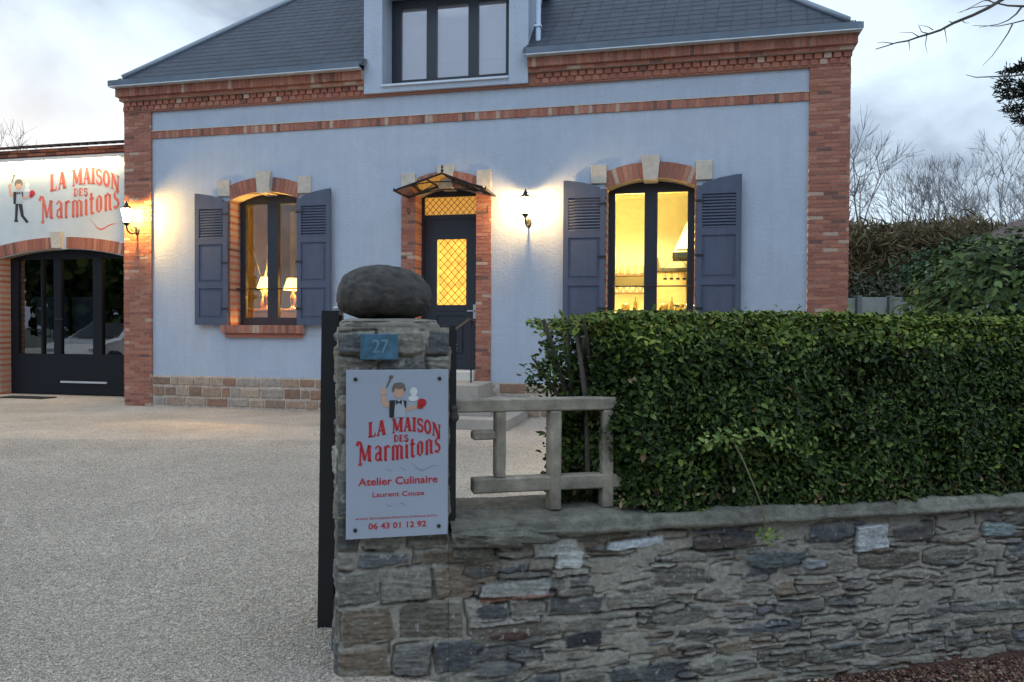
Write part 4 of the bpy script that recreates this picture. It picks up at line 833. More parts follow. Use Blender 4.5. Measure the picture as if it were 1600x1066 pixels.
mb = MB(); mb.box(.435, 4.5, .02, .30, -.5, .5, (.2, .19, .17)); mb.build('wall_core', M['masonry'], lw)
# coping: profile swept with noise
def sweep(name, x0, x1, n, prof, amp, parent, mat, f=6):
    xs = np.linspace(x0, x1, n); P = np.array(prof); k = len(P); dense = []
    for i in range(k):
        a, b_ = P[i], P[(i + 1) % k]; L_ = np.linalg.norm(b_ - a); m_ = max(1, int(L_ / .012))
        for t in range(m_): dense.append(a + (b_ - a) * t / m_)
    D_ = np.array(dense); k = len(D_); X = np.repeat(xs[:, None], k, 1); Yv = np.repeat(D_[None, :, 0], n, 0); Zv = np.repeat(D_[None, :, 1], n, 0)
    nz = (fbm(X * f + Yv * 20, Zv * 22 + Yv * 13, 4) - .5) * amp; nz2 = (fbm(X * f * 1.1 + 40, Zv * 20 + Yv * 15, 4) - .5) * amp
    V = np.stack([X + 0 * nz, Yv + nz, Zv + nz2], -1).reshape(-1, 3); I = np.arange(n * k).reshape(n, k); J = np.roll(I, -1, 1); F = np.stack([I[:-1], I[1:], J[1:], J[:-1]], -1).reshape(-1, 4)
    o = npmesh(name, V, F, mat, parent, smooth=True); return o
sweep('coping', .44, 4.5, 500, [(-.040, .503), (-.046, .516), (-.040, .527), (-.024, .530), (-.026, .550), (-.008, .563), (.33, .59), (.34, .50)], .020, lw, M['coping'])
def blob(name, c, r, mat, parent, n=28, amp=.12, f=3, flat=None, pw=2.3, seed=0):
    th_ = np.linspace(0, math.pi, n); ph = np.linspace(0, 2 * math.pi, 2 * n, endpoint=False); T, P = np.meshgrid(th_, ph, indexing='ij')
    sgn = lambda x, p: np.sign(x) * np.abs(x) ** (2 / p)
    x, y, z = sgn(np.sin(T), pw) * sgn(np.cos(P), pw), sgn(np.sin(T), pw) * sgn(np.sin(P), pw), sgn(np.cos(T), pw)
    k = 1 + amp * (fbm(x * f + 9 + seed + z, y * f + 5 + z * f, 4) - .5) * 2
    V = np.stack([c[0] + r[0] * x * k, c[1] + r[1] * y * k, c[2] + r[2] * z * k], -1)
    if flat is not None: V[..., 2] = np.maximum(V[..., 2], flat)
    I = np.arange(T.size).reshape(T.shape); J = np.roll(I, -1, 1); F = np.stack([I[:-1], I[1:], J[1:], J[:-1]], -1).reshape(-1, 4)
    return npmesh(name, V.reshape(-1, 3), F, mat, parent, smooth=True)
blob('coping_stone', (.66, .03, .505), (.235, .10, .040), M['coping'], lw, 40, .22, 3.2, pw=3.2)
blob('coping_stone', (.55, .16, .53), (.14, .14, .055), M['coping'], lw, 30, .25, 3, pw=2.6, seed=4)
blob('coping_stone', (.52, -.005, .455), (.07, .035, .035), M['coping'], lw, 24, .3, 3, seed=8)
# ---- pillar
pil = thing('gate_pillar', 'square grey stone gate pillar carrying the shop sign and a dark boulder', 'pillar', WP, BW)
pst = rows(-.03, .45, .47, 1.34, .12, .2, .14, .3, .014, False, True, rnd) + quoin
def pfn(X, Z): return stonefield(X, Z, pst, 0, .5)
PW, PD = .432, .42
def edge(X, Z=1): return np.clip(np.minimum(X, np.where(Z < .53, 1, PW - X)) / .02, 0, 1) ** .5
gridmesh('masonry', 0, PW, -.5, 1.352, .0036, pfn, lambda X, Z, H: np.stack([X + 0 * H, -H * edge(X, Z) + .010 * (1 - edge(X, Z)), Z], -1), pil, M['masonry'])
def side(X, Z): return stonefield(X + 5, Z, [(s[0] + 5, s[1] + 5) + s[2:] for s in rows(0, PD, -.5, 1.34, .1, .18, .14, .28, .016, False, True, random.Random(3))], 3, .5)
e2 = lambda X: np.clip(np.minimum(X, PD - X) / .02, 0, 1) ** .5
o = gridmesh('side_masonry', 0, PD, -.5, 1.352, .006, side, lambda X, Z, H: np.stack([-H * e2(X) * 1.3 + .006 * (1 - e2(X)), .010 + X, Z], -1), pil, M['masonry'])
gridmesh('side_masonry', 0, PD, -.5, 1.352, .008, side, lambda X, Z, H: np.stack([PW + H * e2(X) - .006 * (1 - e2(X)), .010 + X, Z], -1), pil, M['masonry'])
mb = MB(); mb.box(.003, PW - .003, .02, PD + .01, -.5, 1.349, (.2, .19, .17)); mb.build('pillar_core', M['masonry'], pil)
blob('mortar_cap', (.205, .21, 1.352), (.20, .20, .036), pm('cap_mortar', (.24, .215, .185), .95, .25, 14, .6, 60, .01), pil, 30, .10, 4, pw=5)
def boulder():
    n = 48; th_ = np.linspace(0, math.pi, n); ph = np.linspace(0, 2 * math.pi, 2 * n, endpoint=False); T, P = np.meshgrid(th_, ph, indexing='ij')
    x, y, z = np.sin(T) * np.cos(P), np.sin(T) * np.sin(P), np.cos(T); x = np.sign(x) * np.abs(x) ** .80
    k = 1 + .07 * (fbm(x * 2 + 4, y * 2 + z * 2, 3) - .5); dent = .010 * (fbm(x * 7 + 3, z * 7 + y * 5, 4) - .5) - .006 * sstep(.62, .8, fbm(x * 12, z * 12 + y * 9, 2))
    up = np.where(z > 0, .146, .082); zz = np.sign(z) * np.abs(z) ** .92
    V = np.stack([.190 + (.198 + dent) * x * k, .20 + (.165 + dent) * y * k, 1.462 + (up + dent) * zz * k - .010 * x * (z > 0)], -1)
    V[..., 2] = np.maximum(V[..., 2], 1.386 + .004 * fbm(x * 5, y * 5, 2))
    I = np.arange(T.size).reshape(T.shape); J = np.roll(I, -1, 1); F = np.stack([I[:-1], I[1:], J[1:], J[:-1]], -1).reshape(-1, 4)
    return npmesh('boulder', V.reshape(-1, 3), F, M['boulder'], pil, smooth=True)
boulder()
# ---- sign board
sg = thing('shop_sign', 'pale blue-grey shop sign with red lettering screwed to the stone pillar', 'sign', wl(.030, -.034, .535), BW)
SW, SH = .393, .652
mb = MB(); mb.bbox(0, SW, 0, .006, 0, SH, .001); mb.build('board', pm('acrylic_board', (.38, .425, .52), .22, .03, 3, spec=.5), sg)
for (a, b_) in ((.035, .035), (SW - .035, .035), (.035, SH - .035), (SW - .035, SH - .035)):
    mb = MB(); n0 = len(mb.v); mb.lathe([(.0075, 0), (.0075, .004), (.004, .006), (0, .006)], (0, 0, 0), 12)
    for i in range(n0, len(mb.v)): vx, vy, vz = mb.v[i]; mb.v[i] = (a + vx, -vz, b_ + vy)
    mb.build('screw', M['iron'], sg)
logo('shop_lettering', MR2, sg, .040, .376, .294, .468, -.0012)
mb = MB()
put_text(mb, 'Atelier Culinaire', .046, .352, .206, .234, -.0012, lambda u, v, X, Z: (X, Z + .002 * u), .018)
mb.build('text_line', MR2, sg); mb = MB(); put_text(mb, 'Laurent Couze', .100, .300, .160, .178, -.0012, None, .012)
mb.build('text_line', MR2, sg); mb = MB(); put_text(mb, 'www.lamaisondesmarmitons.com', .034, .350, .074, .084, -.0012)
mb.build('text_line', MR2, sg); mb = MB(); put_text(mb, '06 43 01 12 92', .085, .308, .036, .058, -.0012, None, .02)
mb.build('text_line', MR2, sg)
for (cx, cz) in ((.19, .265), (.19, .127)):
    mb = MB()
    for s_ in (-1, 1):
        n = 14; pts = [(cx + s_ * (.012 + .03 * t), cz + .006 * math.sin(t * 5) * (1 if s_ > 0 else -1)) for t in np.linspace(0, 1, n)]; vs = []
        for i, (px, pz) in enumerate(pts): t = .0018 * math.sin(math.pi * (i + .5) / n); vs += [(px, -.0011, pz - t), (px, -.0011, pz + t)]
        mb.add(vs, [(2 * i, 2 * i + 2, 2 * i + 3, 2 * i + 1) for i in range(n - 1)])
    mb.build('ornament', ML, sg)
cook(sg, .200, .468, .165, -.0012, False)
# ---- number plate
npl = thing('house_number_plate', 'small blue enamel house number plate above the shop sign on the pillar', 'plate', wl(.083, -.030, 1.226), BW)
mb = MB(); mb.bbox(0, .144, 0, .008, 0, .100, .002); mb.build('plate', pm('blue_enamel', (.055, .135, .21), .45, .35, 14, var2=.25, scale2=30), npl)
mb = MB(); put_text(mb, '27', .045, .108, .028, .078, -.001, None, .01); mb.build('number', pm('faded_number', (.15, .26, .34), .5, .2, 40), npl)
# ---- iron posts
gp_ = thing('gate_post', 'black steel gate post standing in the gravel left of the stone pillar', 'gate post', (0, 0, 0), 0)
mb = MB(); mb.add([(-.868, 3.30, 0), (-.80, 3.30, 0), (-.80, 3.40, 0), (-.868, 3.40, 0), (-.850, 3.30, 1.425), (-.775, 3.30, 1.425), (-.775, 3.40, 1.425), (-.850, 3.40, 1.425)], [(0, 1, 5, 4), (1, 2, 6, 5), (2, 3, 7, 6), (3, 0, 4, 7), (4, 5, 6, 7)]); mb.build('post', M['iron'], gp_)
mb = MB(); mb.box(-.799, -.765, 3.325, 3.36, .12, 1.405); mb.build('hinge_plate', M['iron'], gp_)
mb = MB(); mb.lathe([(.022, 0), (.024, .012), (.012, .02), (.014, .028), (0, .034)], (-.79, 3.35, 1.426), 12); mb.build('post_cap', M['zinclight'], gp_)
ip = thing('iron_post', 'thin rusty black iron post fixed at the right side of the stone pillar', 'post', wl(.449, .05, .56), BW)
mb = MB(); mb.box(-.012, .014, -.012, .014, 0, .80); mb.box(.004, .022, .02, .03, .0, .78); mb.build('bar', M['iron'], ip)
mb = MB(); blob_c = mb.lathe([(0, .405), (.018, .41), (.026, .425), (.018, .45), (.02, .465), (.012, .48), (0, .482)], (.006, 0, 0), 10); mb.build('latch', M['rust'], ip)
# ---- concrete balustrade
bal = thing('concrete_balustrade', 'weathered openwork concrete fence standing on the low stone wall left of the hedge', 'fence', wl(0, .12, 0), BW)
def cbar(nm, a, b_, z0, z1, dy=0):
    mb = MB(); mb.bbox(a, b_, -.03 + dy, .03 - dy, z0, z1, .006); mb.build(nm, M['concrete'], bal)
cbar('top_rail', .462, 2.6, 1.0, 1.055, -.003); cbar('lower_rail', .545, 2.6, .66, .722, -.002)
cbar('post', .641, .686, .722, 1.0); cbar('post', .876, .928, .575, 1.0, -.005); cbar('post', 1.116, 1.165, .575, 1.0, -.005); cbar('post', 1.60, 1.65, .575, 1.0, -.005)
cbar('stub_bar', .544, .641, .884, .92)

# ================================================================== FOLIAGE
def leaves(name, P, Nrm, L, Wd, cols, mat, parent=None, fold=.25, droop=None):
    """six-point folded leaves at P (n,3) facing Nrm (n,3)"""
    n = len(P); Nrm = Nrm / np.linalg.norm(Nrm, axis=1, keepdims=True); r = RNG.normal(size=(n, 3)) if droop is None else droop
    D_ = r - (r * Nrm).sum(1, keepdims=True) * Nrm; D_ /= np.linalg.norm(D_, axis=1, keepdims=True) + 1e-9; B = np.cross(Nrm, D_)
    L = np.broadcast_to(L, (n,))[:, None]; Wd = np.broadcast_to(Wd, (n,))[:, None]
    pts = [P, P + D_ * L * .3 + B * Wd * .5 + Nrm * Wd * fold, P + D_ * L * .7 + B * Wd * .42 + Nrm * Wd * fold * .8, P + D_ * L - Nrm * L * .12, P + D_ * L * .7 - B * Wd * .42 + Nrm * Wd * fold * .8, P + D_ * L * .3 - B * Wd * .5 + Nrm * Wd * fold]
    V = np.stack(pts, 1).reshape(-1, 3); F = (np.array([(0, 1, 2, 3), (0, 3, 4, 5)])[None] + (np.arange(n) * 6)[:, None, None]).reshape(-1, 4)
    return npmesh(name, V, F, mat, parent, np.repeat(cols, 6, 0))
def rotw(P): c, s_ = math.cos(BW), math.sin(BW); return P
hd = thing('hedge', 'dense clipped green hedge growing behind and over the low stone wall', 'hedge', WP, BW)
def hedge_front(x, z):                            # y of the front surface
    f_ = .19 - .20 * sstep(1.02, 1.30, x) * (1 - .5 * sstep(1.25, 1.45, z)); f_ = f_ + .11 * sstep(.95, .6, z) * (x > 1.25)*.3
    return f_ - .075 * (fbm(x * 4.2, z * 4.5, 5) - .5) * 2
def hedge_top(x, y=0): return 1.40 + .045 * (fbm(x * 4 + 3, y * 4, 4) - .5) * 2 - .03 * sstep(1.2, .9, x)
hx0, hx1 = .90, 4.9
n = 100000                                         # front skin
x = RNG.uniform(hx0, hx1, n); z = RNG.uniform(.50, 1.42, n); dd = RNG.exponential(.045, n); y = hedge_front(x, z) + dd - .01
k = (z < hedge_top(x)) & ~((x < 1.22) & (fbm(x * 9, z * 9, 3) > .52 + .3 * sstep(.95, 1.2, x) + .35 * (z < 1.0) * (x > .93))) & (z > .555 + .02 * fbm(x * 5, x * 0, 3) + .03 * (x < 1.3)) & (x > .88 + .10 * fbm(z * 9, z * 0 + 2, 3) + .15 * (z > 1.05))
x, y, z, dd = x[k], y[k], z[k], dd[k]
Pf = np.stack([x, y, z], -1); Nf = np.stack([RNG.normal(0, .5, len(x)), -1 + RNG.normal(0, .45, len(x)), .45 + RNG.normal(0, .55, len(x))], -1)
n = 44000                                         # top skin
xt = RNG.uniform(hx0 + .08, hx1, n); yt = RNG.uniform(.02, .95, n); zt_ = hedge_top(xt, yt) - RNG.exponential(.02, n) + .005; k = yt > hedge_front(xt, zt_) - .02; k &= ~((xt < 1.2) & (RNG.random(n) < .6)); xt, yt, zt_ = xt[k], yt[k], zt_[k]
Pt = np.stack([xt, yt, zt_], -1); Nt = np.stack([RNG.normal(0, .5, len(xt)), -.35 + RNG.normal(0, .5, len(xt)), np.ones(len(xt)) + RNG.normal(0, .3, len(xt))], -1)
n = 9000                                          # inside
xi = RNG.uniform(1.15, hx1, n); yi = RNG.uniform(.12, .9, n); zi = RNG.uniform(.58, 1.36, n); Pi = np.stack([xi, yi, zi], -1); Ni = RNG.normal(size=(n, 3))
n = 7000                                          # the thin end over the balustrade
Pi = np.concatenate([Pi, np.stack([.98 + .38 * RNG.random(n) ** .7, RNG.uniform(.2, .6, n), RNG.uniform(.6, 1.34, n)], -1)]); Ni = np.concatenate([Ni, RNG.normal(size=(n, 3)) + np.array([0, -.8, .3])])
n = 160                                           # shoots standing above the top
xs_ = RNG.uniform(1.0, hx1, n); Ps = np.repeat(np.stack([xs_, RNG.uniform(.05, .6, n), hedge_top(xs_) + RNG.uniform(-.01, .035, n)], -1), 4, 0) + RNG.normal(0, .010, (n * 4, 3)); Nst = RNG.normal(size=(n * 4, 3)) + np.array([0, -.5, .8])
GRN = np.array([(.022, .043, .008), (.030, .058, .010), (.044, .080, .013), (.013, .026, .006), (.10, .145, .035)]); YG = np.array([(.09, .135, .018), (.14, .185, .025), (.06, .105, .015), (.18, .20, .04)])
def gcol(n, pal, lo=.75, hi=1.3): return pal[RNG.integers(0, len(pal), n)] * RNG.uniform(lo, hi, (n, 1))
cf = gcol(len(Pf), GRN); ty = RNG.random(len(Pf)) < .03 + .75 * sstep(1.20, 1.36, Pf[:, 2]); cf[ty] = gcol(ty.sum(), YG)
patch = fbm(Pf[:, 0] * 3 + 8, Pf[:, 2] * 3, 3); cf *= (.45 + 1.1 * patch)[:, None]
brn = RNG.random(len(Pf)) < .006 + .05 * (Pf[:, 2] < .66) + .1 * ((Pf[:, 2] < .66) & (Pf[:, 0] < 1.25)); cf[brn] = gcol(brn.sum(), np.array([(.22, .15, .08), (.30, .24, .14), (.16, .09, .05)]))
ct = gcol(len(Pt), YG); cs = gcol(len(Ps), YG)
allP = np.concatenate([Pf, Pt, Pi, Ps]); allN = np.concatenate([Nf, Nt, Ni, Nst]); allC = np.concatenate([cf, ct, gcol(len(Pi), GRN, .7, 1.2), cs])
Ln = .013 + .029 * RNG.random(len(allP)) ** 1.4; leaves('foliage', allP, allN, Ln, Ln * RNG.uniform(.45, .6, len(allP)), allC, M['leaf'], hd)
mb = MB(); hr_ = random.Random(4)
for i in range(46):                               # stems inside
    x = hr_.uniform(1.3, 4.7); y = hr_.uniform(.2, .6); p = [(x, y, .45)]; 
    for t in range(4): p.append((p[-1][0] + hr_.uniform(-.08, .08), p[-1][1] + hr_.uniform(-.06, .06), p[-1][2] + .22))
    mb.tube(p, [.014, .012, .009, .006, .004], 5)
for i in range(8):                               # sawn bare stems at the left end
    x = hr_.uniform(1.02, 1.16); y = hr_.uniform(.16, .5); top = (x + hr_.uniform(-.13, -.0), y + hr_.uniform(-.1, .05), hr_.uniform(1.28, 1.42)); mb.tube([(x + .03, y, .62), (x + .02, y, 1.0), ((x + top[0]) / 2, y, 1.2), top], [.012, .011, .010, .008], 5)
mb.tube([(1.05, .3, 1.0), (.97, .28, 1.16), (.93, .26, 1.28), (.885, .24, 1.39)], [.013, .012, .011, .010], 6)
mb.tube([(1.02, .3, 1.02), (.96, .28, 1.06), (.90, .27, 1.14), (.86, .26, 1.20), (.84, .26, 1.22)], [.012, .011, .009, .007, .004], 6)
mb.build('branches', M['bark'], hd)
mb = MB(); mb.box(1.32, 4.8, .17, .85, .56, 1.31); mb.build('shade_core', pm('shade_core_dark', (.012, .02, .010), .95, .5, 40, .8, 40, .03), hd)  # solid dark box added inside, giving the shade of the leaf gaps by colour
n = 260; c = np.array([(.90, .25, 1.17), (.93, .22, 1.25), (.88, .28, 1.12)])[RNG.integers(0, 3, n)] + RNG.normal(0, .035, (n, 3)); Ln = RNG.uniform(.02, .038, n)
leaves('foliage', c, RNG.normal(size=(n, 3)) + np.array([0, -.6, .4]), Ln, Ln * .4, gcol(n, np.concatenate([GRN, YG[:1]])), M['leaf'], hd)
# bramble shoot hanging over the coping
br = thing('bramble_shoot', 'light green trailing shoot hanging from the hedge over the coping', 'shoot', WP, BW)
pts = [(1.66, -.05, .86), (1.68, -.085, .80), (1.72, -.10, .70), (1.765, -.10, .60), (1.79, -.09, .52), (1.80, -.075, .44)]
mb = MB(); mb.tube(pts, [.004, .004, .0035, .003, .003, .002], 5); mb.tube([(1.66, -.05, .86), (1.58, -.08, .90), (1.50, -.09, .87)], .003, 5); mb.tube([(1.66, -.05, .86), (1.76, -.09, .90), (1.86, -.09, .88)], .003, 5); mb.build('stem', pm('green_stem', (.16, .18, .08), .7), br)
cc = [(1.50, -.09, .87, 14), (1.58, -.08, .90, 14), (1.66, -.09, .91, 16), (1.76, -.10, .90, 16), (1.86, -.09, .88, 16), (1.62, -.08, .86, 10), (1.79, -.09, .47, 12), (1.82, -.08, .45, 9), (1.83, -.06, .86, 8)]
Pb = np.concatenate([np.array(c[:3]) + RNG.normal(0, .022, (c[3], 3)) for c in cc]); Ln = RNG.uniform(.018, .034, len(Pb))
leaves('leaves', Pb, RNG.normal(0, .5, (len(Pb), 3)) + np.array([0, -1, .5]), Ln, Ln * .6, gcol(len(Pb), np.array([(.16, .24, .05), (.22, .27, .07), (.12, .2, .05)])), M['leaf'], br)
# leafy laurel behind the hedge, right
def crown(c, r, n, rr, seedp=0, shell=.35, freq=2.2, amp=.28):
    d = RNG.normal(size=(n, 3)); d /= np.linalg.norm(d, axis=1, keepdims=True); k = 1 + amp * 2 * (fbm(d[:, 0] * freq + 10 + seedp, d[:, 1] * freq + d[:, 2] * freq + 20, 3) - .5)
    rad = (1 - shell * RNG.random(n) ** 1.5) * k; return np.array(c) + d * rad[:, None] * np.array(r), d
lc = at(1590, 475, 7.2)
la = thing('laurel_bush', 'large-leaved evergreen laurel bush rising behind the hedge at the right', 'bush', (lc.x, lc.y, 0))
Pl, dl_ = crown((0.05, 0, 1.30), (1.12, .9, .98), 13000, 0, 3, .4, 2.8, .26); Ln = RNG.uniform(.06, .12, len(Pl))
drp = dl_ + np.array([0, 0, -.5]) + RNG.normal(0, .4, dl_.shape)
leaves('foliage', Pl, dl_ * .9 + RNG.normal(0, .45, dl_.shape) + np.array([0, -.3, .6]), Ln, Ln * .45, gcol(len(Pl), np.array([(.045, .08, .018), (.065, .105, .022), (.028, .05, .014), (.11, .15, .04)])), M['leaf'], la, .12, drp)
mb = MB(); 
for i in range(14): a = i * 2.4; mb.tube([(0, 0, -.05), (.15 * math.cos(a), .15 * math.sin(a), .6), (.6 * math.cos(a), .5 * math.sin(a), 1.5 + .3 * math.sin(i))], [.03, .02, .006], 6)
mb.build('stems', M['bark'], la)
# bare trees
def bare_tree(name, label, base, h, seed, spread=.55, grp=None, r0=None, lean=0, depth=6, density=3):
    rn = random.Random(seed); T = thing(name, label, 'tree', base, 0, grp); trunk = MB(); tw = MB(); r0 = r0 or h * .012
    def grow(p, d, L, r, lev):
        n = 3; pts = [p]; q = p.copy(); dd = d.copy(); side = []
        for i in range(n):
            dd = (dd + Vector((rn.uniform(-1, 1), rn.uniform(-1, 1), rn.uniform(-.3, .6))) * .16).normalized(); q = q + dd * (L / n); pts.append(q.copy())
            if lev > 0 and i > 0 and rn.random() < .7: side.append((q.copy(), dd.copy()))
        (trunk if lev < 1 else tw).tube(pts, [r * (1 - .4 * i / n) for i in range(n + 1)], 5 if lev < 2 else 3, cap=False)
        if lev >= depth: return
        nb = density if lev < depth - 1 else density + 1
        for i in range(nb):
            a = rn.uniform(0, 6.28); o = dd.orthogonal().normalized(); o2 = dd.cross(o); nd_ = (dd * rn.uniform(.7, 1) + (o * math.cos(a) + o2 * math.sin(a)) * spread * rn.uniform(.6, 1.3)).normalized()
            grow(q, nd_, L * rn.uniform(.62, .82), r * .6, lev + 1)
        for (sp3, sd) in side:
            a = rn.uniform(0, 6.28); o = sd.orthogonal().normalized(); o2 = sd.cross(o); grow(sp3, (sd + (o * math.cos(a) + o2 * math.sin(a)) * 1.0).normalized(), L * .55, r * .4, min(lev + 2, depth))
    grow(Vector((0, 0, 0)), Vector((lean, 0, 1)).normalized(), h * .30, r0, 0)
    trunk.build('trunk', M['hazebark'], T); tw.build('branches', M['hazebark'], T); return T
GT = 'bare trees on the skyline right of the house'
def base_at(px, d): v = at(px, 500, d); return (v.x, v.y, -.6)
bare_tree('bare_tree', 'tall bare tree on the skyline just right of the brick corner', base_at(1352, 46), 15.6, 1, .46, GT, lean=.05, density=3, depth=5)
bare_tree('bare_tree', 'bare tree on the skyline in the middle of the gap above the brown thicket', base_at(1494, 48), 14.0, 12, .36, GT, density=3, depth=6)
bare_tree('bare_tree', 'slimmer bare tree right of the middle skyline tree', base_at(1538, 52), 13.5, 13, .34, GT, density=3, depth=6)
bare_tree('bare_tree', 'bare tree at the right edge behind the neighbouring roof', base_at(1622, 46), 14.5, 14, .40, GT, density=3, depth=6)
bare_tree('bare_tree', 'bare tree top showing above the annex roof at the left edge', base_at(-12, 44), 14.2, 6, .62, None)
# thicket: low brown woodland rising to the trees, evergreen clump before it
hillx, hilly = np.meshgrid(np.linspace(5, 120, 60), np.linspace(20, 130, 60)); hz_ = -.62 + 5.0 * sstep(26, 60, hilly) * sstep(3, 20, hillx); I = np.arange(3600).reshape(60, 60)
g = npmesh('hill', np.stack([hillx, hilly, hz_], -1).reshape(-1, 3), np.stack([I[:-1, :-1], I[:-1, 1:], I[1:, 1:], I[1:, :-1]], -1).reshape(-1, 4), pm('hill_scrub', (.04, .038, .025), .95, .3, .5), smooth=True); tag(g, 'scrubby rise behind the house', kind='structure')
BRN = np.array([(.055, .045, .03), (.075, .06, .035), (.04, .036, .026), (.065, .062, .035)]); n = 80000; px = RNG.uniform(1270, 1720, n); dpt = RNG.uniform(27, 40, n)
topy = 372 - 12 * fbm(px / 38, px * 0 + 4, 4) * 1.0 + 14 * np.exp(-((px - 1330) / 25) ** 2) * 0 - 8 * np.exp(-((px - 1480) / 60) ** 2); 
X = (px - 800) / FPX * dpt; ztop = 1.35 + (513 - topy) / FPX * dpt; z = ztop - (ztop + .6) * RNG.random(n) ** 1.6 + RNG.exponential(.12, n); Pth = np.stack([X, dpt, z], -1)
th_o = leaves('thicket', Pth, RNG.normal(size=(n, 3)) + np.array([0, -1, .3]), RNG.uniform(.25, .7, n), RNG.uniform(.025, .06, n), gcol(n, BRN * np.array([2.6, 2.3, 1.9]), .6, 1.3), M['leaf']); tag(th_o, 'brown leafless thicket rising behind the garden fence', kind='stuff')
ev = thing('evergreen_shrubs', 'dark green evergreen shrub mass before the brown thicket, left of the laurel', 'shrub', (at(1470, 500, 22).x, 22, -.1))
Pe, de = crown((.6, 0, 1.9), (2.6, 1.4, 2.3), 9000, 0, 5, .4, 2.5, .3); leaves('foliage', Pe, de + RNG.normal(0, .6, de.shape), RNG.uniform(.12, .22, len(Pe)), RNG.uniform(.06, .10, len(Pe)), gcol(len(Pe), np.array([(.03, .065, .025), (.042, .085, .032), (.022, .05, .02)])), M['leaf'], ev)
mb = MB(); mb.tube([(0, 0, -.3), (.1, 0, 1.2), (.4, .1, 2.5)], [.14, .1, .04], 7); mb.build('trunk', M['bark'], ev)
ev2 = thing('evergreen_shrubs', 'lowest darkest shrub mass directly above the grey fence panels', 'shrub', (at(1360, 500, 19).x, 19, -.1))
Pe, de = crown((.1, 0, 1.3), (2.0, 1.0, 1.55), 7000, 0, 15, .4, 2.5, .25); leaves('foliage', Pe, de + RNG.normal(0, .6, de.shape), RNG.uniform(.12, .22, len(Pe)), RNG.uniform(.04, .08, len(Pe)), gcol(len(Pe), np.array([(.05, .055, .03), (.065, .06, .035), (.035, .045, .025)])), M['leaf'], ev2)
mb = MB(); mb.tube([(0, 0, -.3), (.1, 0, 1.0), (.2, .1, 2.0)], [.12, .09, .04], 7); mb.build('trunk', M['bark'], ev2)
# fence panels
fp = thing('garden_fence', 'grey concrete panel fence between the brick corner and the laurel', 'fence', (0, 0, 0))
def fpx(p, d=14.5): return at(p, 500, d).x
PANM = pm('grey_panel', (.20, .215, .20), .9, .12, 3, .4, 20, .01, var2=.15)
edges = [1250, 1341, 1391, 1441, 1495, 1550, 1610]
for i in range(len(edges) - 1):
    mb = MB(); mb.bbox(fpx(edges[i]) + .055, fpx(edges[i + 1]) - .055, 14.5, 14.54, -.1, 2.0 - (.0 if i else .02), .008); mb.build('panel', PANM, fp)
for p_ in edges[1:]:
    mb = MB(); mb.bbox(fpx(p_) - .052, fpx(p_) + .052, 14.44, 14.6, -.1, 2.03, .01); mb.build('post', pm('fence_post', (.12, .125, .12), .9, .15, 6), fp)
# neighbour's house
nh = thing('neighbour_house', 'white neighbouring house with low brown roof, mostly hidden at the right edge', 'house', (at(1545, 500, 25).x, 25, 0))
mb = MB(); mb.box(.05, 9, 0, 6, -.5, 4.25); mb.build('wall', pm('white_render', (.62, .63, .62), .9, .06, 2), nh)
mb = MB(); mb.add([(-.35, -.45, 4.35), (9.4, -.45, 4.35), (9.4, 3.2, 5.6), (3.2, 3.2, 5.6)], [(0, 1, 2, 3)], (.10, .065, .055)); mb.add([(-.35, -.45, 4.35), (3.2, 3.2, 5.6), (-.35, 6.8, 4.35)], [(0, 1, 2)], (.1, .065, .055)); mb.add([(9.4, 6.8, 4.35), (-.35, 6.8, 4.35), (3.2, 3.2, 5.6), (9.4, 3.2, 5.6)], [(0, 1, 2, 3)], (.1, .065, .055)); mb.build('roof', M['brick'], nh)
mb = MB(); mb.box(-.35, 9.4, -.5, -.46, 4.22, 4.38); mb.build('fascia', M['white'], nh)
# overhanging bare branch, its trunk outside the frame on the right
def path(pp, d): return [at(x, y, d + k) for x, y, k in pp]
ob = thing('overhanging_tree', 'bare branches reaching in from a tree at the top right corner', 'tree', (5.6, 5.2, 0))
Bo = Vector((5.6, 5.2, 0))
def opath(pp, d, r): mb.tube([p - Bo for p in path(pp, d)], [r * (1 - .75 * i / (len(pp) - 1)) for i in range(len(pp))], 6)
mb = MB(); mb.tube([(0, 0, -.5), (.05, 0, 1.5), (-.1, 0, 3), (-.2, .1, 4.6), (-.3, .1, 6.5)], [.16, .14, .12, .09, .04], 10); mb.build('trunk', M['bark'], ob)
mb = MB(); d0 = 5.0
mb.tube([(-.2, 0, 4.0), tuple(at(1640, -40, d0) - Bo), tuple(at(1600, -25, d0) - Bo), tuple(at(1565, 0, d0) - Bo)], [.035, .02, .016, .013], 6)
opath([(1565, 0, 0), (1545, 12, 0), (1520, 24, 0), (1490, 36, .05), (1470, 47, .05), (1452, 53, .05), (1435, 58, .1), (1418, 64, .1), (1400, 67, .1), (1385, 72, .1), (1368, 77, .1)], d0, .012)
opath([(1452, 53, .05), (1440, 50, .05), (1436, 41, .0), (1434, 39, 0)], d0, .004)
for pp in ([(1435, 57, .1), (1425, 51, .1), (1405, 51, .1)], [(1458, 47, .05), (1450, 42, .05), (1436, 39, .05)], [(1395, 68, .1), (1380, 66, .1), (1369, 67, .1)], [(1476, 45, 0), (1478, 57, 0), (1480, 69, 0)], [(1448, 55, 0), (1446, 70, 0), (1449, 83, 0)], [(1420, 64, 0), (1421, 72, 0), (1421, 80, 0)], [(1490, 36, 0), (1484, 34, 0), (1482, 33, 0)],
           [(1550, 8, 0), (1520, 12, 0), (1503, 18, 0), (1496, 20, 0)], [(1560, -2, 0), (1535, 2, 0), (1510, 15, 0), (1500, 20, 0)], [(1500, 30, 0), (1508, 36, 0), (1515, 36, 0)]): opath(pp, d0, .0035)
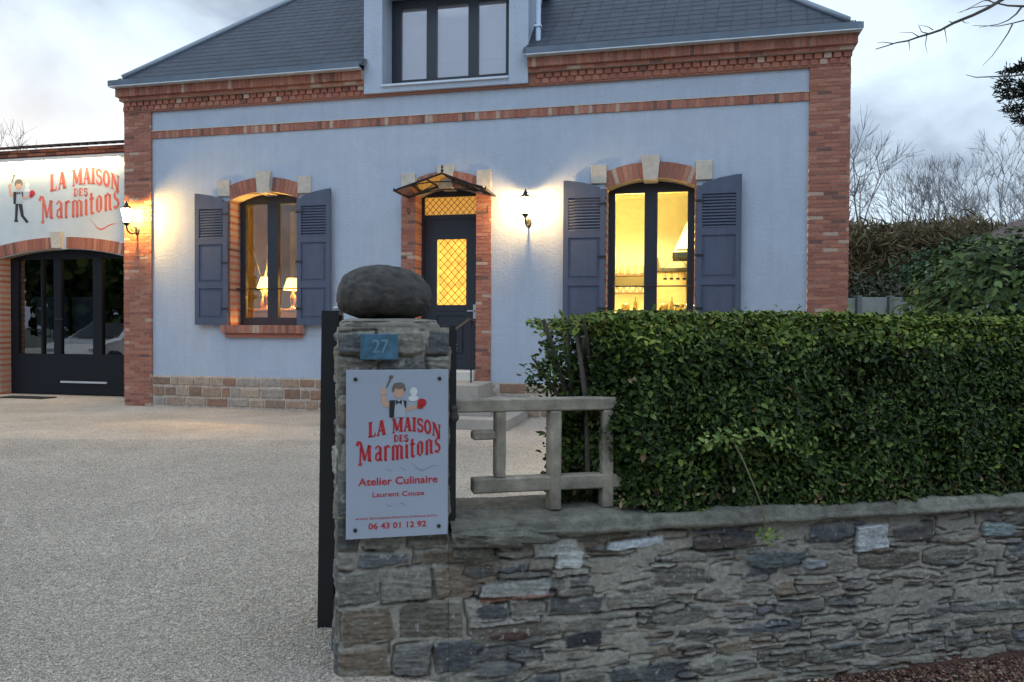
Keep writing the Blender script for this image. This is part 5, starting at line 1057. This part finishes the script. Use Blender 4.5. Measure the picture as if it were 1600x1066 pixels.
opath([(1640, 2, .2), (1600, 10, .2), (1575, 9, .2), (1552, 4, .2), (1530, -4, .2)], d0, .010)
opath([(1597, 10, .2), (1588, 22, .2), (1575, 32, .2), (1560, 38, .2), (1530, 43, .2)], d0, .007)
opath([(1640, 18, .1), (1600, 32, .1), (1580, 37, .1), (1560, 41, .1), (1520, 40, .1)], d0, .006)
opath([(1582, 38, .1), (1575, 52, .1), (1563, 70, .1), (1550, 88, .1), (1535, 103, .1)], d0, .005)
opath([(1640, 112, .2), (1580, 119, .2), (1550, 120, .2), (1525, 121, .2), (1509, 117, .2)], d0, .007)
mb.tube([tuple(Vector((-.2, .05, 4.4))), tuple(at(1640, 2, 5.2) - Bo)], [.03, .012], 6); mb.tube([(-.15, .0, 3.7), tuple(at(1640, 18, 5.1) - Bo)], [.02, .008], 6); mb.tube([(-.1, .0, 3.2), tuple(at(1640, 112, 5.2) - Bo)], [.02, .008], 6)
mb.build('branches', M['bark'], ob)
cx_ = Vector((6.3, 6.4, 0)); pt = thing('evergreen_tree', 'dark needled evergreen bough entering at the right edge below the bare branch', 'tree', cx_)
mb = MB(); mb.tube([(0, 0, -.5), (0, 0, 2), (.05, 0, 4.6), (0, 0, 7)], [.2, .17, .12, .03], 9); mb.build('trunk', M['bark'], pt)
mb = MB(); B6 = 6.0; tips = []
bl = [[(1690, 120), (1640, 112), (1600, 108), (1572, 112)], [(1690, 130), (1640, 128), (1600, 130), (1562, 126)], [(1690, 150), (1630, 140), (1590, 140), (1560, 138)], [(1690, 170), (1640, 160), (1600, 148), (1566, 152)], [(1690, 180), (1640, 178), (1600, 168), (1572, 170)], [(1690, 200), (1640, 195), (1605, 190), (1585, 182)], [(1680, 90), (1640, 98), (1610, 100), (1592, 104)]]
for b_ in bl:
    pw_ = [at(x, y, B6) - cx_ for x, y in b_]; mb.tube([Vector((0, 0, 3.2))] + pw_, [.03, .014, .010, .007, .003], 5); tips += [(pw_[i] * (1 - t) + pw_[i + 1] * t) for i in range(3) for t in np.linspace(0, 1, 12)]
mb.build('boughs', M['bark'], pt); tips = np.array([tuple(t) for t in tips]); n = 1700; c = tips[RNG.integers(0, len(tips), n)] + RNG.normal(0, .016, (n, 3)); dr = RNG.normal(0, .5, (n, 3)) + np.array([-1, 0, -.1])
leaves('foliage', c, RNG.normal(size=(n, 3)), RNG.uniform(.04, .07, n), .012, gcol(n, np.array([(.012, .022, .014), (.02, .03, .02)])), M['leaf'], pt, .1, dr)
# door mat before the garage
dm_ = MB(); dm_.bbox(-9.95, -8.95, -.62, -.28, .002, .018, .004); o = dm_.build('door_mat', pm('black_mat', (.015, .015, .014), .95, .2, 40), None); o.location = annex.location; o.rotation_euler = annex.rotation_euler; tag(o, 'flat black door mat lying on the ground before the garage gate', 'door mat')
# dark trees across the street, behind the viewer (they darken the near stonework and show in the garage glass)
for i, (x, y, h) in enumerate(((-9, -8, 7.5), (-3.8, -8.5, 8), (1.8, -8.3, 8), (7.5, -7.5, 8), (-25, 10, 9), (-24, 3.5, 10), (-25, -4, 9.5))):
    t = thing('street_tree', ['dense evergreen tree across the street, far left', 'dense evergreen tree across the street, left of centre', 'dense evergreen tree across the street, right of centre', 'dense evergreen tree across the street, far right', 'dense tree left of the yard, farthest back', 'dense tree left of the yard, middle one', 'dense tree left of the yard, nearest the street'][i], 'tree', (x, y, -.5), 0, 'evergreen trees round the yard, outside the picture')
    P_, d_ = crown((0, 0, h * .56), (3.1, 2.4, h * .46), 3500, 0, i * 7, .4, 2.5, .3); leaves('crown', P_, d_ + RNG.normal(0, .6, d_.shape), .5, .35, gcol(len(P_), GRN), M['leaf'], t)
    mb = MB(); mb.tube([(0, 0, 0), (.1, 0, h * .3), (0, .1, h * .7)], [.25, .2, .08], 8); mb.build('trunk', M['bark'], t)

# white car parked left of the yard: outside the picture, seen only in the garage glass
car = thing('parked_car', 'white hatchback parked left of the yard, reflected in the garage glass', 'car', (-15.2, 8.6, 0), R_(70))
prof = [(-2.0, .35), (-2.02, .75), (-1.9, .95), (-1.5, 1.40), (.25, 1.46), (1.05, 1.02), (1.85, .88), (2.05, .62), (2.05, .32)]
mb = MB(); ws = (.0, .84, .0); sec = [(-.82, .96), (-.88, 1), (.88, 1), (.82, .96)]
n = len(prof); vs = []
for yy, kz in ((-.72, .985), (-.86, .93), (.86, .93), (.72, .985)):
    vs += [(px * (.99 if abs(yy) > .8 else 1), yy * (.86 if pz > 1.1 else 1), pz if abs(yy) < .8 else .3 + (pz - .3) * .93) for px, pz in prof]
fs = [(i + k * n, i + 1 + k * n, i + 1 + (k + 1) * n, i + (k + 1) * n) for k in range(3) for i in range(n - 1)] + [tuple(range(n)), tuple(range(4 * n - 1, 3 * n - 1, -1))]
mb.add(vs, fs); body = mb.build('body', pm('white_car_paint', (.75, .76, .78), .3, .02, 2, coat=.5), car)
for sy in (-1, 1):
    mb = MB(); mb.add([(-1.45, sy * .80, 1.0), (.85, sy * .80, 1.0), (.15, sy * .765, 1.36), (-1.3, sy * .765, 1.34)], [(0, 1, 2, 3)]); mb.build('side_window', M['gate'], car)
    mb = MB(); mb.lathe([(0, 0), (.12, .02), (.14, .06), (0, .08)], (1.98, sy * .62, .66), 12); mb.build('headlight', M['zinclight'], car)
    for sx in (-1.25, 1.3):
        mb = MB(); k = 20
        for r0, r1, a, b in ((.32, .20, -.10, .10),): 
            mb.lathe([(.0, a), (.30, a), (.325, a + .03), (.325, b - .03), (.30, b), (0, b)], (0, 0, 0), k)
        w_ = mb.build('wheel', M['iron'], car); w_.location = (sx, sy * .80, .325); w_.rotation_euler = (R_(90), 0, 0)
mb = MB(); mb.add([(1.08, -.66, 1.03), (1.08, .66, 1.03), (.30, .60, 1.44), (.30, -.60, 1.44)], [(0, 1, 2, 3)]); o = mb.build('windscreen', M['gate'], car)
